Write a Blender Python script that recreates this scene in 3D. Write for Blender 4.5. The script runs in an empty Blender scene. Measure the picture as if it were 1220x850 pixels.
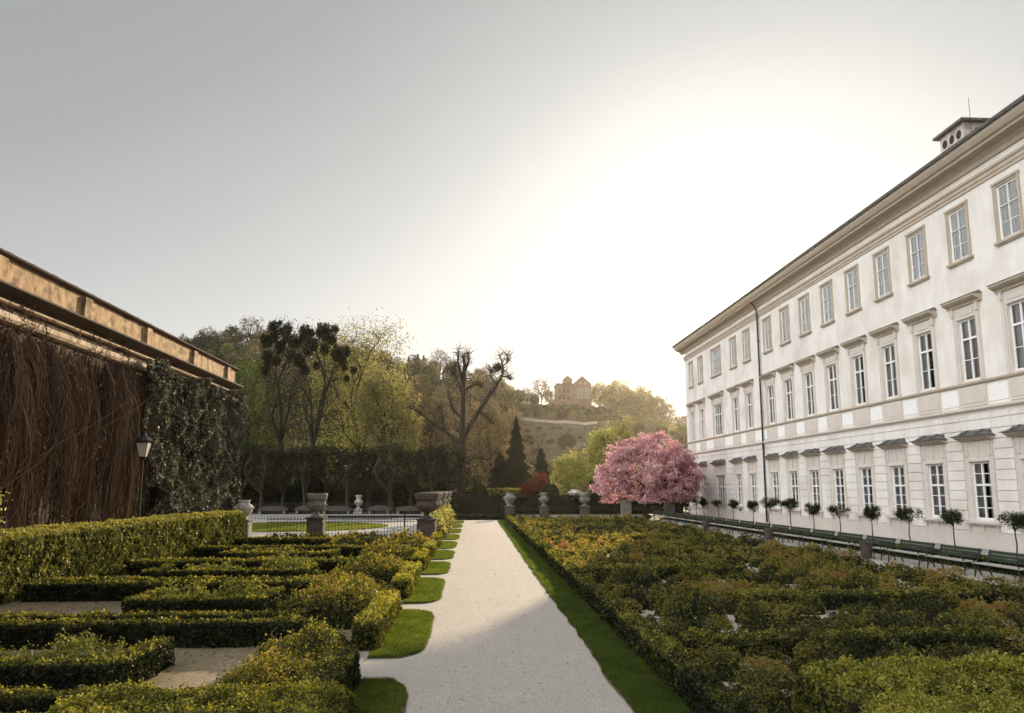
import bpy, math, random
import numpy as np
from math import radians as R, sin, cos, tan, pi, atan, hypot
from mathutils import Vector, Matrix
rng = np.random.default_rng(7)
random.seed(7)
SC = bpy.context.scene
COL = SC.collection
# ------------------------------------------------------------------ camera
FPX, PITCH, CAMZ = 813.0, R(7.70), 2.8
YAW = atan(45 / FPX * cos(PITCH))
HOR, VPX = 582.0, 565.0
PPY = HOR - FPX * tan(PITCH)
def ray(px, py):
    u, v = (px - 610) / FPX, (PPY - py) / FPX
    f = Vector((sin(YAW) * cos(PITCH), cos(YAW) * cos(PITCH), sin(PITCH)))
    r = Vector((cos(YAW), -sin(YAW), 0)); up = r.cross(f)
    return f + r * u + up * v
def gnd(px, py, z=0.0):                      # where the line of sight meets height z
    d = ray(px, py); t = (z - CAMZ) / d.z
    return d.x * t, d.y * t
def atY(px, py, Y):                          # where it meets the plane at depth Y
    d = ray(px, py); t = Y / d.y
    return d.x * t, CAMZ + d.z * t
def atX(px, X):                              # depth at which a level line of sight meets the plane X
    d = ray(px, HOR); t = X / d.x
    return d.y * t
cam = bpy.data.objects.new('camera', bpy.data.cameras.new('camera')); COL.objects.link(cam)
cam.location = (0, 0, CAMZ)
cam.rotation_euler = (R(90) + PITCH, 0, -YAW)
cam.data.sensor_width = 36; cam.data.lens = FPX / 1220 * 36
cam.data.shift_y = (PPY - 425) / 1220
cam.data.clip_start = .1; cam.data.clip_end = 6000
SC.camera = cam
# ------------------------------------------------------------------ mesh builder
class M:
    def __init__(s): s.V, s.F, s.A, s.I, s.n = [], [], [], [], 0
    def add(s, V, F, var=None, mi=0):
        V = np.asarray(V, float).reshape(-1, 3); F = np.asarray(F, int)
        s.V.append(V); s.F.append(F + s.n); s.n += len(V)
        s.A.append(np.full(len(V), .5) if var is None else np.broadcast_to(np.asarray(var, float), (len(V),)))
        s.I.append(np.full(len(F), mi))
        return s
    def box(s, x0, x1, y0, y1, z0, z1, mi=0, var=None):
        x0, x1 = min(x0, x1), max(x0, x1); y0, y1 = min(y0, y1), max(y0, y1); z0, z1 = min(z0, z1), max(z0, z1)
        V = [(x, y, z) for z in (z0, z1) for y in (y0, y1) for x in (x0, x1)]
        return s.add(V, [(0, 2, 3, 1), (4, 5, 7, 6), (0, 1, 5, 4), (2, 6, 7, 3), (0, 4, 6, 2), (1, 3, 7, 5)], var, mi)
    def quad(s, a, b, c, d, mi=0): return s.add([a, b, c, d], [(0, 1, 2, 3)], None, mi)
    def lathe(s, prof, c=(0, 0, 0), n=20, mi=0, caps=True, sq=0):
        k = len(prof); V = []
        for r, z in prof:
            for i in range(n):
                a = 2 * pi * i / n + (pi / n if n == 4 else 0)
                V.append((c[0] + r * cos(a), c[1] + r * sin(a), c[2] + z))
        F = [(j * n + i, j * n + (i + 1) % n, (j + 1) * n + (i + 1) % n, (j + 1) * n + i) for j in range(k - 1) for i in range(n)]
        s.add(V, F, None, mi)
        if caps:
            for j, (r, z) in ((0, prof[0]), (k - 1, prof[-1])):
                if r > 1e-4:
                    ring = [V[j * n + i] for i in range(n)]; m = len(ring)
                    ctr = (c[0], c[1], c[2] + z); W = ring + [ctr]
                    T = [(i, (i + 1) % m, m, m) for i in range(m)]
                    if j == 0: T = [(t[1], t[0], m, m) for t in T]
                    s.tri(W, [(t[0], t[1], t[2]) for t in T], mi)
        return s
    def tri(s, V, T, mi=0): return s.add(V, T, None, mi)
    def tubes(s, P0, P1, R0, R1, k=5, var=None, mi=0):
        P0, P1 = np.asarray(P0, float).reshape(-1, 3), np.asarray(P1, float).reshape(-1, 3)
        R0, R1 = np.broadcast_to(R0, (len(P0),)), np.broadcast_to(R1, (len(P0),))
        D = P1 - P0; L = np.linalg.norm(D, axis=1, keepdims=True) + 1e-9; D = D / L
        H = np.where(np.abs(D[:, 2:3]) > .9, np.array([[1., 0, 0]]), np.array([[0, 0, 1.]]))
        U = np.cross(D, H); U /= np.linalg.norm(U, axis=1, keepdims=True); W = np.cross(D, U)
        a = np.arange(k) * 2 * pi / k
        ring = U[:, None, :] * np.cos(a)[None, :, None] + W[:, None, :] * np.sin(a)[None, :, None]
        A = P0[:, None] + ring * R0[:, None, None]; B = P1[:, None] + ring * R1[:, None, None]
        V = np.concatenate([A, B], 1).reshape(-1, 3)
        i = np.arange(k); j = (i + 1) % k
        F = np.stack([j, i, i + k, j + k], 1)[None] + (np.arange(len(P0)) * 2 * k)[:, None, None]
        return s.add(V, F.reshape(-1, 4), None if var is None else np.repeat(var, 2 * k), mi)
    def path(s, pts, r0, r1=None, k=6, mi=0):
        pts = np.asarray(pts, float); n = len(pts) - 1; r1 = r0 if r1 is None else r1
        rr = np.linspace(r0, r1, n + 1)
        return s.tubes(pts[:-1], pts[1:], rr[:-1], rr[1:], k, None, mi)
    def leaves(s, C, size, nrm=None, spread=1.0, asp=.5, var=None, mi=0, up=None):
        C = np.asarray(C, float); n = len(C)
        if n == 0: return s
        size = np.broadcast_to(size, (n,)) * rng.uniform(.7, 1.35, n)
        N = rng.normal(size=(n, 3)) * spread
        if nrm is not None: N = N + nrm
        N /= np.linalg.norm(N, axis=1, keepdims=True) + 1e-9
        T = rng.normal(size=(n, 3))
        if up is not None: T = T * .6 + up
        T -= N * (T * N).sum(1, keepdims=True); T /= np.linalg.norm(T, axis=1, keepdims=True) + 1e-9
        B = np.cross(N, T)
        sz = size[:, None]
        V = np.stack([C - T * sz, C + B * sz * asp - T * sz * .1, C + T * sz, C - B * sz * asp - T * sz * .1], 1).reshape(-1, 3)
        F = np.arange(n * 4).reshape(n, 4)
        v = rng.uniform(0, 1, n) if var is None else np.clip(np.broadcast_to(var, (n,)) + rng.normal(0, .17, n), 0, 1)
        return s.add(V, F, np.repeat(v, 4), mi)
    def prof(s, P, y0, y1, mi=0, axis='y'):        # closed profile (a,z) extruded along y (or x)
        n = len(P)
        f = (lambda p, t: (p[0], t, p[1])) if axis == 'y' else (lambda p, t: (t, p[0], p[1]))
        V = [f(p, y0) for p in P] + [f(p, y1) for p in P]
        s.add(V, [(i, (i + 1) % n, (i + 1) % n + n, i + n) for i in range(n)], None, mi)
        for o in (0, n):
            c = np.mean(np.array(V[o:o + n]), 0); s.tri(V[o:o + n] + [tuple(c)], [(i, (i + 1) % n, n) for i in range(n)], mi)
        return s
    def mesh(s, name, mats, origin=(0, 0, 0), smooth=False):
        V = np.concatenate(s.V) - np.asarray(origin, float)
        me = bpy.data.meshes.new(name)
        me.vertices.add(len(V)); me.vertices.foreach_set('co', V.astype(np.float32).ravel())
        lv = np.concatenate([f.ravel() for f in s.F]); sizes = np.concatenate([np.full(len(f), f.shape[1]) for f in s.F])
        me.loops.add(len(lv)); me.loops.foreach_set('vertex_index', lv.astype(np.int32))
        me.polygons.add(len(sizes)); st = np.concatenate([[0], np.cumsum(sizes)[:-1]])
        me.polygons.foreach_set('loop_start', st.astype(np.int32)); me.polygons.foreach_set('loop_total', sizes.astype(np.int32))
        me.polygons.foreach_set('material_index', np.concatenate(s.I).astype(np.int32))
        me.polygons.foreach_set('use_smooth', np.full(len(sizes), smooth))
        at = me.attributes.new('var', 'FLOAT', 'POINT'); at.data.foreach_set('value', np.concatenate(s.A).astype(np.float32))
        for m in (mats if isinstance(mats, (list, tuple)) else [mats]): me.materials.append(m)
        me.update(calc_edges=True)
        return me
    def build(s, name, mats, parent=None, loc=(0, 0, 0), world=True, smooth=False):
        """world=True: the vertices are world coordinates and loc becomes the origin"""
        me = s.mesh(name, mats, loc if world else (0, 0, 0), smooth)
        o = bpy.data.objects.new(name, me); COL.objects.link(o)
        o.location = loc
        if parent is not None: o.parent = parent
        return o
def tag(o, label=None, cat=None, group=None, kind=None):
    if label: o['label'] = label
    if cat: o['category'] = cat
    if group: o['group'] = group
    if kind: o['kind'] = kind
    return o
def thing(name, label, cat, loc=(0, 0, 0), rz=0, group=None):
    o = bpy.data.objects.new(name, None); COL.objects.link(o); o.empty_display_size = .3
    o.location = loc; o.rotation_euler = (0, 0, rz)
    return tag(o, label, cat, group)
def copy_tree(o, loc=None, rz=None, sc=None, parent=None, label=None):
    c = o.copy(); COL.objects.link(c)
    if parent is not None: c.parent = parent
    if loc is not None: c.location = loc
    if rz is not None: c.rotation_euler = (0, 0, rz)
    if sc is not None: c.scale = (sc, sc, sc) if not hasattr(sc, '__len__') else sc
    if label: c['label'] = label
    for ch in KIDS.get(o.name, []): 
        d = copy_tree(ch, parent=c)
        KIDS.setdefault(c.name, []).append(d)
    return c
KIDS = {}
def kid(p, o):
    KIDS.setdefault(p.name, []).append(o); o.parent = p; return o
ORD = 'first second third fourth fifth sixth seventh eighth ninth tenth eleventh twelfth thirteenth fourteenth fifteenth sixteenth seventeenth eighteenth nineteenth twentieth'.split() + ['twenty-' + w for w in 'first second third fourth fifth sixth seventh eighth ninth'.split()]
# ------------------------------------------------------------------ noise
def vnoise(x, y, seed=0, z=None):
    x, y = np.asarray(x, float), np.asarray(y, float)
    z = np.zeros_like(x) if z is None else np.asarray(z, float)
    xi, yi, zi = np.floor(x).astype(np.int64), np.floor(y).astype(np.int64), np.floor(z).astype(np.int64)
    fx, fy, fz = x - xi, y - yi, z - zi
    fx, fy, fz = [f * f * (3 - 2 * f) for f in (fx, fy, fz)]
    def h(a, b, c):
        n = (a * 374761393 + b * 668265263 + c * 2147483647 + seed * 982451653) & 0x7fffffff
        n = ((n ^ (n >> 13)) * 1274126177) & 0x7fffffff
        return ((n ^ (n >> 16)) & 0xffff) / 65535.
    r = 0
    for a in (0, 1):
        for b in (0, 1):
            for c in (0, 1):
                r = r + (fx if a else 1 - fx) * (fy if b else 1 - fy) * (fz if c else 1 - fz) * h(xi + a, yi + b, zi + c)
    return r
def fbm(x, y, seed=0, z=None, o=3):
    r, a, t = 0, 1., 0
    for i in range(o):
        r = r + a * vnoise(np.asarray(x) * 2 ** i, np.asarray(y) * 2 ** i, seed + i, None if z is None else np.asarray(z) * 2 ** i); t += a; a *= .5
    return r / t
# ------------------------------------------------------------------ materials
def newmat(name):
    m = bpy.data.materials.new(name); m.use_nodes = True; nt = m.node_tree; nt.nodes.clear()
    return m, nt, nt.nodes.new, nt.links.new
def surf(name, c1, c2=None, scale=3, rough=.85, bump=.3, bscale=None, spec=.3, detail=6, metal=0, c3=None, s3=.4, bdist=.02, stretch=None):
    m, nt, N, L = newmat(name)
    out = N('ShaderNodeOutputMaterial'); p = N('ShaderNodeBsdfPrincipled'); L(p.outputs[0], out.inputs[0])
    tc = N('ShaderNodeTexCoord'); src = tc.outputs['Object']
    if stretch:
        mp = N('ShaderNodeMapping'); mp.inputs['Scale'].default_value = stretch; L(src, mp.inputs[0]); src = mp.outputs[0]
    n = N('ShaderNodeTexNoise'); n.inputs['Scale'].default_value = scale; n.inputs['Detail'].default_value = detail; n.inputs['Roughness'].default_value = .65; L(src, n.inputs[0])
    r = N('ShaderNodeValToRGB'); r.color_ramp.elements[0].position = .32; r.color_ramp.elements[1].position = .68
    r.color_ramp.elements[0].color = (*c1, 1); r.color_ramp.elements[1].color = (*(c2 or c1), 1); L(n.outputs[0], r.inputs[0]); col = r.outputs[0]
    if c3:
        n3 = N('ShaderNodeTexNoise'); n3.inputs['Scale'].default_value = s3; n3.inputs['Detail'].default_value = 5; L(tc.outputs['Object'], n3.inputs[0])
        r3 = N('ShaderNodeValToRGB'); r3.color_ramp.elements[0].position = .45; r3.color_ramp.elements[1].position = .7; L(n3.outputs[0], r3.inputs[0])
        mx = N('ShaderNodeMix'); mx.data_type = 'RGBA'; L(r3.outputs[0], mx.inputs[0]); L(col, mx.inputs[6]); mx.inputs[7].default_value = (*c3, 1); col = mx.outputs[2]
    L(col, p.inputs['Base Color']); p.inputs['Roughness'].default_value = rough; p.inputs['Specular IOR Level'].default_value = spec; p.inputs['Metallic'].default_value = metal
    if bump:
        nb = N('ShaderNodeTexNoise'); nb.inputs['Scale'].default_value = bscale or scale * 6; nb.inputs['Detail'].default_value = 6; L(src, nb.inputs[0])
        b = N('ShaderNodeBump'); b.inputs['Strength'].default_value = bump; b.inputs['Distance'].default_value = bdist; L(nb.outputs[0], b.inputs['Height']); L(b.outputs[0], p.inputs['Normal'])
    return m
def leafmat(name, cols, trans=.35, gloss=.08, grough=.45):
    """cols: list of colours along the leaf's own 'var' value"""
    m, nt, N, L = newmat(name)
    out = N('ShaderNodeOutputMaterial')
    a = N('ShaderNodeAttribute'); a.attribute_name = 'var'
    r = N('ShaderNodeValToRGB'); cr = r.color_ramp
    k = len(cols)
    while len(cr.elements) < k: cr.elements.new(.5)
    for i, c in enumerate(cols): cr.elements[i].position = i / (k - 1); cr.elements[i].color = (*c, 1)
    L(a.outputs['Fac'], r.inputs[0])
    d = N('ShaderNodeBsdfDiffuse'); L(r.outputs[0], d.inputs[0])
    t = N('ShaderNodeBsdfTranslucent')
    hs = N('ShaderNodeHueSaturation'); hs.inputs['Saturation'].default_value = 1.1; hs.inputs['Value'].default_value = 1.5; L(r.outputs[0], hs.inputs['Color']); L(hs.outputs[0], t.inputs[0])
    mx = N('ShaderNodeMixShader'); mx.inputs[0].default_value = trans; L(d.outputs[0], mx.inputs[1]); L(t.outputs[0], mx.inputs[2])
    g = N('ShaderNodeBsdfGlossy'); g.inputs['Roughness'].default_value = grough; g.inputs[0].default_value = (.9, .9, .9, 1)
    m2 = N('ShaderNodeMixShader'); m2.inputs[0].default_value = gloss; L(mx.outputs[0], m2.inputs[1]); L(g.outputs[0], m2.inputs[2])
    L(m2.outputs[0], out.inputs[0]); return m
MT = {}
MT['soil'] = surf('soil', (.07, .055, .035), (.12, .095, .06), 2.5, bump=.5, c3=(.05, .065, .02), s3=.5)
MT['gravel'] = surf('gravel', (.29, .26, .225), (.50, .455, .405), 30, bump=1.0, bscale=60, detail=4, c3=(.38, .345, .30), s3=.9, bdist=.014, rough=.9)
MT['gravel2'] = surf('gravel_beds', (.17, .125, .075), (.31, .24, .16), 9, bump=.8, bscale=60, c3=(.17, .15, .07), s3=1.2, bdist=.015)
MT['pale'] = surf('pale_gravel', (.25, .24, .23), (.36, .35, .33), 12, bump=.4, bscale=40)
MT['lawn'] = surf('lawn', (.045, .07, .014), (.08, .105, .022), 6, bump=.8, bscale=60, rough=.95)
MT['core'] = surf('hedge_core', (.012, .014, .006), (.03, .028, .014), 8, bump=.8, rough=1, spec=.05)
MT['bark'] = surf('bark', (.022, .017, .012), (.055, .042, .030), 4, bump=.9, bscale=14, stretch=(3, 3, .5), bdist=.05)
MT['bark2'] = surf('bark_grey', (.06, .05, .04), (.12, .10, .08), 4, bump=.7, stretch=(3, 3, .6))
MT['stone'] = surf('stone', (.16, .14, .12), (.33, .30, .26), 5, bump=.8, bscale=26, c3=(.14, .125, .10), s3=2.5)
MT['stone_dark'] = surf('stone_dark', (.055, .042, .036), (.13, .10, .085), 5, bump=.7, bscale=30, c3=(.06, .05, .04), s3=1.6)
MT['stone_pale'] = surf('stone_pale', (.50, .42, .37), (.66, .60, .55), 5, bump=.7, bscale=22, c3=(.30, .24, .21), s3=3.0)
MT['iron'] = surf('iron', (.012, .013, .012), (.025, .026, .024), 8, rough=.5, bump=.15, spec=.5)
MT['wall'] = surf('plaster_wall', (.72, .67, .61), (.84, .80, .755), 1.5, bump=.3, bscale=12, c3=(.64, .58, .51), s3=.45, bdist=.01, stretch=(1, 1, .22))
MT['panel'] = surf('plaster_white', (.85, .83, .80), (.88, .86, .83), 2, bump=.1, bscale=30, bdist=.005)
MT['trim'] = surf('plaster_trim', (.44, .365, .28), (.52, .44, .35), 2, bump=.2, bscale=25, bdist=.008)
MT['trim2'] = surf('plaster_surround', (.60, .535, .475), (.66, .595, .53), 2, bump=.15, bscale=25, bdist=.006)
MT['frame'] = surf('window_paint', (.80, .79, .76), (.85, .84, .81), 4, rough=.45, bump=.05)
MT['roofmetal'] = surf('roof_metal', (.07, .07, .07), (.17, .165, .155), 6, rough=.55, bump=.25, metal=.2)
MT['orange'] = surf('weathered_plaster', (.30, .19, .10), (.56, .40, .24), 4, bump=.8, bscale=18, c3=(.10, .065, .038), s3=2.4, stretch=(1, 1, .6))
MT['darkwall'] = surf('old_wall', (.035, .025, .017), (.075, .052, .034), 3, bump=.7, c3=(.03, .02, .014), s3=.8)
MT['ledge'] = surf('ledge_stone', (.50, .40, .29), (.66, .54, .41), 6, bump=.6, bscale=30, c3=(.30, .22, .15), s3=2)
MT['tile'] = surf('dark_tile', (.05, .035, .028), (.10, .07, .055), 8, bump=.4)
MT['castle'] = surf('sandstone', (.17, .11, .075), (.27, .18, .13), .5, bump=.5, bscale=3, c3=(.12, .08, .055), s3=.15)
MT['castleroof'] = surf('clay_tile', (.10, .05, .035), (.16, .085, .06), 1.5, bump=.4)
MT['slope'] = surf('hill_ground', (.025, .022, .015), (.12, .105, .085), .14, bump=.9, bscale=.3, c3=(.055, .06, .03), s3=.03, detail=12, bdist=2.5, rough=1, stretch=(1, .6, 2.2))
MT['bin'] = surf('bin_metal', (.045, .035, .03), (.09, .07, .06), 5, rough=.6, bump=.2)
MT['slat'] = surf('green_slat', (.010, .018, .008), (.022, .036, .014), 9, rough=.35, bump=.15, spec=.5, stretch=(1, .1, 1))
MT['seat'] = surf('sky_sheen_seat_slat', (.36, .34, .29), (.50, .47, .41), 9, rough=.3, bump=.1, spec=.7, stretch=(1, .1, 1))  # pale base colour stands in for sky sheen on the green seat slats
MT['vine'] = surf('dead_vine', (.085, .042, .022), (.20, .105, .055), 5, bump=0, rough=.8)
MT['glasslamp'] = surf('lamp_glass', (.62, .60, .54), (.70, .68, .62), 4, rough=.25, bump=.05, spec=.5)
def curtain(name, c):
    m, nt, N, L = newmat(name); out = N('ShaderNodeOutputMaterial'); p = N('ShaderNodeBsdfPrincipled'); L(p.outputs[0], out.inputs[0])
    p.inputs['Base Color'].default_value = (*c, 1); p.inputs['Roughness'].default_value = .9; return m
MT['curtain'] = curtain('curtain_cloth', (.62, .60, .57)); MT['blind'] = curtain('blind_cloth', (.93, .93, .92)); MT['dark'] = curtain('dark_interior', (.02, .019, .018))
def glass(ior=1.9, tint=.83):
    m, nt, N, L = newmat('window_glass'); out = N('ShaderNodeOutputMaterial')
    t = N('ShaderNodeBsdfTransparent'); t.inputs[0].default_value = (tint, tint + .01, tint + .01, 1); g = N('ShaderNodeBsdfGlossy'); g.inputs['Roughness'].default_value = .02
    tc = N('ShaderNodeNewGeometry'); n = N('ShaderNodeTexNoise'); n.inputs['Scale'].default_value = .9; n.inputs['Detail'].default_value = 3; L(tc.outputs['Position'], n.inputs[0])
    b = N('ShaderNodeBump'); b.inputs['Strength'].default_value = .5; b.inputs['Distance'].default_value = .05; L(n.outputs[0], b.inputs['Height']); L(b.outputs[0], g.inputs['Normal'])
    f = N('ShaderNodeFresnel'); f.inputs[0].default_value = ior
    mx = N('ShaderNodeMixShader'); L(f.outputs[0], mx.inputs[0]); L(t.outputs[0], mx.inputs[1]); L(g.outputs[0], mx.inputs[2]); L(mx.outputs[0], out.inputs[0]); return m
MT['glass'] = glass(); MT['glass_bright'] = glass(2.3, .98)
# foliage
MT['box'] = leafmat('box_leaves', [(.005, .008, .003), (.018, .024, .006), (.075, .080, .015), (.29, .26, .045)], .45, .02)
MT['boxy'] = leafmat('golden_box_leaves', [(.025, .030, .008), (.09, .095, .016), (.24, .22, .03), (.42, .37, .07)], .4, .02)
MT['tall'] = leafmat('tall_hedge_leaves', [(.03, .035, .010), (.075, .085, .018), (.15, .15, .03), (.30, .28, .07)], .35, .02)
MT['rose'] = leafmat('rose_leaves', [(.008, .012, .004), (.055, .062, .013), (.24, .21, .04), (.29, .145, .06)], .55, .02)
MT['grass'] = leafmat('grass_blades', [(.025, .034, .008), (.050, .080, .014), (.10, .135, .022), (.21, .20, .045)], .6, .02)
MT['ivy'] = leafmat('ivy_leaves', [(.012, .014, .008), (.05, .052, .028), (.13, .125, .08), (.24, .23, .16)], .15, .03, .45)
MT['evergreen'] = leafmat('evergreen_leaves', [(.006, .010, .006), (.012, .018, .009), (.02, .028, .012)], .1, .012)
MT['dkgreen'] = leafmat('dark_green_leaves', [(.008, .012, .005), (.02, .027, .009), (.05, .06, .016)], .3, .015)
MT['midgreen'] = leafmat('spring_leaves', [(.03, .045, .012), (.075, .10, .02), (.15, .17, .035)], .4, .03)
MT['yellow'] = leafmat('pale_spring_leaves', [(.07, .07, .022), (.22, .20, .065), (.46, .42, .18)], .45, .03)
MT['tan'] = leafmat('budding_twigs', [(.08, .06, .035), (.15, .115, .06), (.24, .20, .10)], .35, .02)
MT['lime'] = leafmat('lime_leaves', [(.11, .12, .025), (.33, .32, .08), (.60, .56, .22)], .45, .03)
MT['pink'] = leafmat('pink_blossom', [(.19, .075, .09), (.56, .32, .35), (.90, .74, .74)], .4, .02)
MT['red'] = leafmat('red_leaves', [(.06, .008, .007), (.18, .03, .018), (.36, .09, .04)], .4, .03)
MT['twig'] = leafmat('bare_twigs', [(.05, .04, .03), (.09, .07, .05), (.13, .10, .07)], .1, .02)
# ------------------------------------------------------------------ ground, paths
def sheet(name, x0, x1, y0, y1, z, mat, nx=1, ny=1):
    m = M(); xs = np.linspace(x0, x1, nx + 1); ys = np.linspace(y0, y1, ny + 1)
    for i in range(nx):
        for j in range(ny): m.quad((xs[i], ys[j], z), (xs[i + 1], ys[j], z), (xs[i + 1], ys[j + 1], z), (xs[i], ys[j + 1], z))
    return tag(m.build(name, MT[mat]), kind='structure')
sheet('ground', -3000, 3000, -3000, 3000, 0, 'soil')
PX0, PX1 = -.87, 2.03                                  # the gravel path's edges
tag(M().box(-2.2, PX1 + .25, -12, 61.5, -.05, .008).build('path', MT['gravel']), kind='structure')
sheet('path_across', -16, 23, 66.5, 72, .008, 'pale')
sheet('bed_gravel', -11.6, -2.2, 2, 34, .006, 'gravel2')
sheet('rose_bed_gravel', 3.0, 14.6, 2, 61, .006, 'gravel')
sheet('bench_path', 14.6, 17.35, -6, 62, .008, 'gravel')
sheet('wall_lawn', 17.35, 20.55, -6, 66, .012, 'lawn')
sheet('wall_path', 20.55, 23.85, -6, 74, .010, 'pale')
# plaza with lawn behind the iron fence
sheet('plaza', -24, -3.3, 36.5, 76, .008, 'pale')
def blob(name, pts, z, mat):
    m = M(); n = len(pts); c = np.mean(np.array(pts), 0)
    m.tri([(p[0], p[1], z) for p in pts] + [(c[0], c[1], z)], [(i, (i + 1) % n, n) for i in range(n)]); return tag(m.build(name, MT[mat]), kind='structure')
blob('plaza_lawn', [(-13.5 + 7.2 * cos(a), 51.5 + 6.0 * sin(a)) for a in np.linspace(0, 2 * pi, 40, endpoint=False)], .016, 'lawn')
blob('fence_lawn', [(-24, 36), (-10.5, 36), (-9.5, 39.5), (-24, 42)], .016, 'lawn')
# scalloped grass lobes on the left edge of the path
lobes = [(4.6, 10.55), (11.9, 16.2), (17.3, 21.9), (22.9, 26.6), (27.6, 31.4), (32.4, 36.6), (38, 42), (43.5, 48), (49.5, 54), (55.5, 60)]
gm = M(); blades = M()
def vedge0(y): return PX1 + .02 + .06 * (vnoise(y * .55, y * 0, 11) - .5) + .05 * (vnoise(y * 2.7, y * 0, 12) - .5)
def lobe_edge(y, a, b):
    t = (y - a) / (b - a); return PX0 - .02 + .38 * (np.abs(2 * t - 1) ** 9) * -1.0 + .05 * (vnoise(y * 1.7, y * 0, 3) - .5)
def grass_blades(m, X, Y, h, mi=0, var=None):
    d = np.hypot(X, Y); n = len(X); w = np.maximum(.004, .0007 * d)
    a = rng.uniform(0, 2 * pi, n); hh = h * rng.uniform(.5, 1.3, n)
    dx, dy = np.cos(a) * w, np.sin(a) * w; lx, ly = rng.normal(0, .35, n) * hh, rng.normal(0, .35, n) * hh
    V = np.stack([np.stack([X - dx, Y - dy, np.full(n, .01)], 1), np.stack([X + dx, Y + dy, np.full(n, .01)], 1), np.stack([X + lx, Y + ly, hh + .01], 1)], 1).reshape(-1, 3)
    v = np.clip((rng.uniform(0, 1, n) if var is None else var), 0, 1)
    m.add(V, np.arange(3 * n).reshape(n, 3), np.repeat(v, 3), mi)
sm = M()
for a, b in lobes:
    ys = np.linspace(a - .05, b + .05, 24); e = lobe_edge(np.clip(ys, a, b), a, b) + .05 + .03 * vnoise(ys * 5, ys * 0, 2)
    for i in range(23): sm.add([(-1.75, ys[i], .018), (e[i], ys[i], .018), (e[i + 1], ys[i + 1], .018), (-1.75, ys[i + 1], .018)], [(0, 1, 2, 3)])
ys = np.arange(2, 61.3, .25); e = vedge0(ys) - .05 - .03 * vnoise(ys * 5, ys * 0, 7)
for i in range(len(ys) - 1): sm.add([(e[i], ys[i], .018), (3.1, ys[i], .018), (3.1, ys[i + 1], .018), (e[i + 1], ys[i + 1], .018)], [(0, 1, 2, 3)])
tag(sm.build('verge_soil', MT['soil']), kind='structure')
for a, b in lobes:
    ys = np.linspace(a, b, 24); e = lobe_edge(ys, a, b)
    for i in range(23): gm.add([(-1.75, ys[i], .03), (e[i], ys[i], .03), (e[i + 1], ys[i + 1], .03), (-1.75, ys[i + 1], .03)], [(0, 1, 2, 3)])
    ctr = (a + b) / 2; n = int(min(45000, 9e6 / ctr ** 2))
    Y = rng.uniform(a, b, n); ee = lobe_edge(Y, a, b); X = rng.uniform(-2.25, 0, n); X = -1.73 + (ee + 1.73 + .05 * vnoise(Y * 6, Y * 0, 5)) * rng.uniform(0, 1, n)
    grass_blades(blades, X, Y, .05 + .015 * vnoise(X * 5, Y * 5, 4), var=.35 + .5 * fbm(X * 3, Y * 3, 8) + rng.normal(0, .15, n) * 1)
tag(gm.build('verge_left', MT['lawn']), kind='structure')
# straight verge on the right
def vedge(y): return PX1 + .02 + .06 * (vnoise(y * .55, y * 0, 11) - .5) + .05 * (vnoise(y * 2.7, y * 0, 12) - .5)
gm = M(); ys = np.arange(2, 61.3, .25)
for i in range(len(ys) - 1): gm.add([(vedge(ys[i]), ys[i], .03), (3.1, ys[i], .03), (3.1, ys[i + 1], .03), (vedge(ys[i + 1]), ys[i + 1], .03)], [(0, 1, 2, 3)])
tag(gm.build('verge_right', MT['lawn']), kind='structure')
n = 190000
Y = 1 / rng.uniform(1 / 60., 1 / 6.5, n); X = vedge(Y) - .01 - .05 * vnoise(Y * 6, Y * 0, 6) + rng.uniform(0, 1, n) * (2.95 - vedge(Y))
grass_blades(blades, X, Y, .055, var=.3 + .4 * fbm(X * 3, Y * 3, 9) + rng.normal(0, .15, n))
n = 60000
Y = 1 / rng.uniform(1 / 64., 1 / 16., n); X = rng.uniform(17.4, 20.5, n); grass_blades(blades, X, Y, .08)
n = 40000
a = rng.uniform(0, 2 * pi, n); r = np.sqrt(rng.uniform(0, 1, n)); grass_blades(blades, -13.5 + 7.15 * r * np.cos(a), 51.5 + 5.9 * r * np.sin(a), .10, var=rng.uniform(.4, 1, n))
X = rng.uniform(-18, -10, 15000); Y = rng.uniform(36, 40, 15000); grass_blades(blades, X, Y, .10, var=rng.uniform(.4, 1, 15000))
tag(blades.build('grass', MT['grass']), 'short green grass on the verges beside the gravel path and the lawns', 'grass', kind='stuff')
# fallen leaves and loose pebbles on the path
n = 2600; Y = 1 / rng.uniform(1 / 45., 1 / 6.5, n); X = rng.uniform(PX0 - .3, PX1, n)
pm = M(); s = rng.uniform(.003, .013, n) * (1 + Y / 25)
pm.leaves(np.stack([X, Y, np.full(n, .014)], 1), s, nrm=np.array([[0, 0, 3.]]), spread=.6, asp=.8)
tag(pm.build('path_pebbles', leafmat('pebble', [(.18, .16, .13), (.36, .33, .29), (.52, .49, .46)], 0, .02)), 'loose pebbles and leaf bits scattered over the gravel path', 'gravel', kind='stuff')
n = 9000; X = rng.uniform(-11.2, -2.3, n); Y = 1 / rng.uniform(1 / 34., 1 / 7., n); cl = vnoise(X * 1.3, Y * 1.3, 19); ok = rng.uniform(0, 1, n) < cl; lm = M(); X, Y = X[ok], Y[ok]
lm.leaves(np.stack([X, Y, rng.uniform(.012, .05, len(X))], 1), .016 + Y * .0008, nrm=np.array([[0, 0, 1.6]]), spread=.7, asp=.6)
tag(lm.build('leaf_litter', leafmat('litter', [(.06, .07, .02), (.14, .10, .04), (.24, .17, .08)], .2, .02)), 'fallen leaves and small weeds on the gravel between the left hedges', 'leaf litter', kind='stuff')
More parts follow.
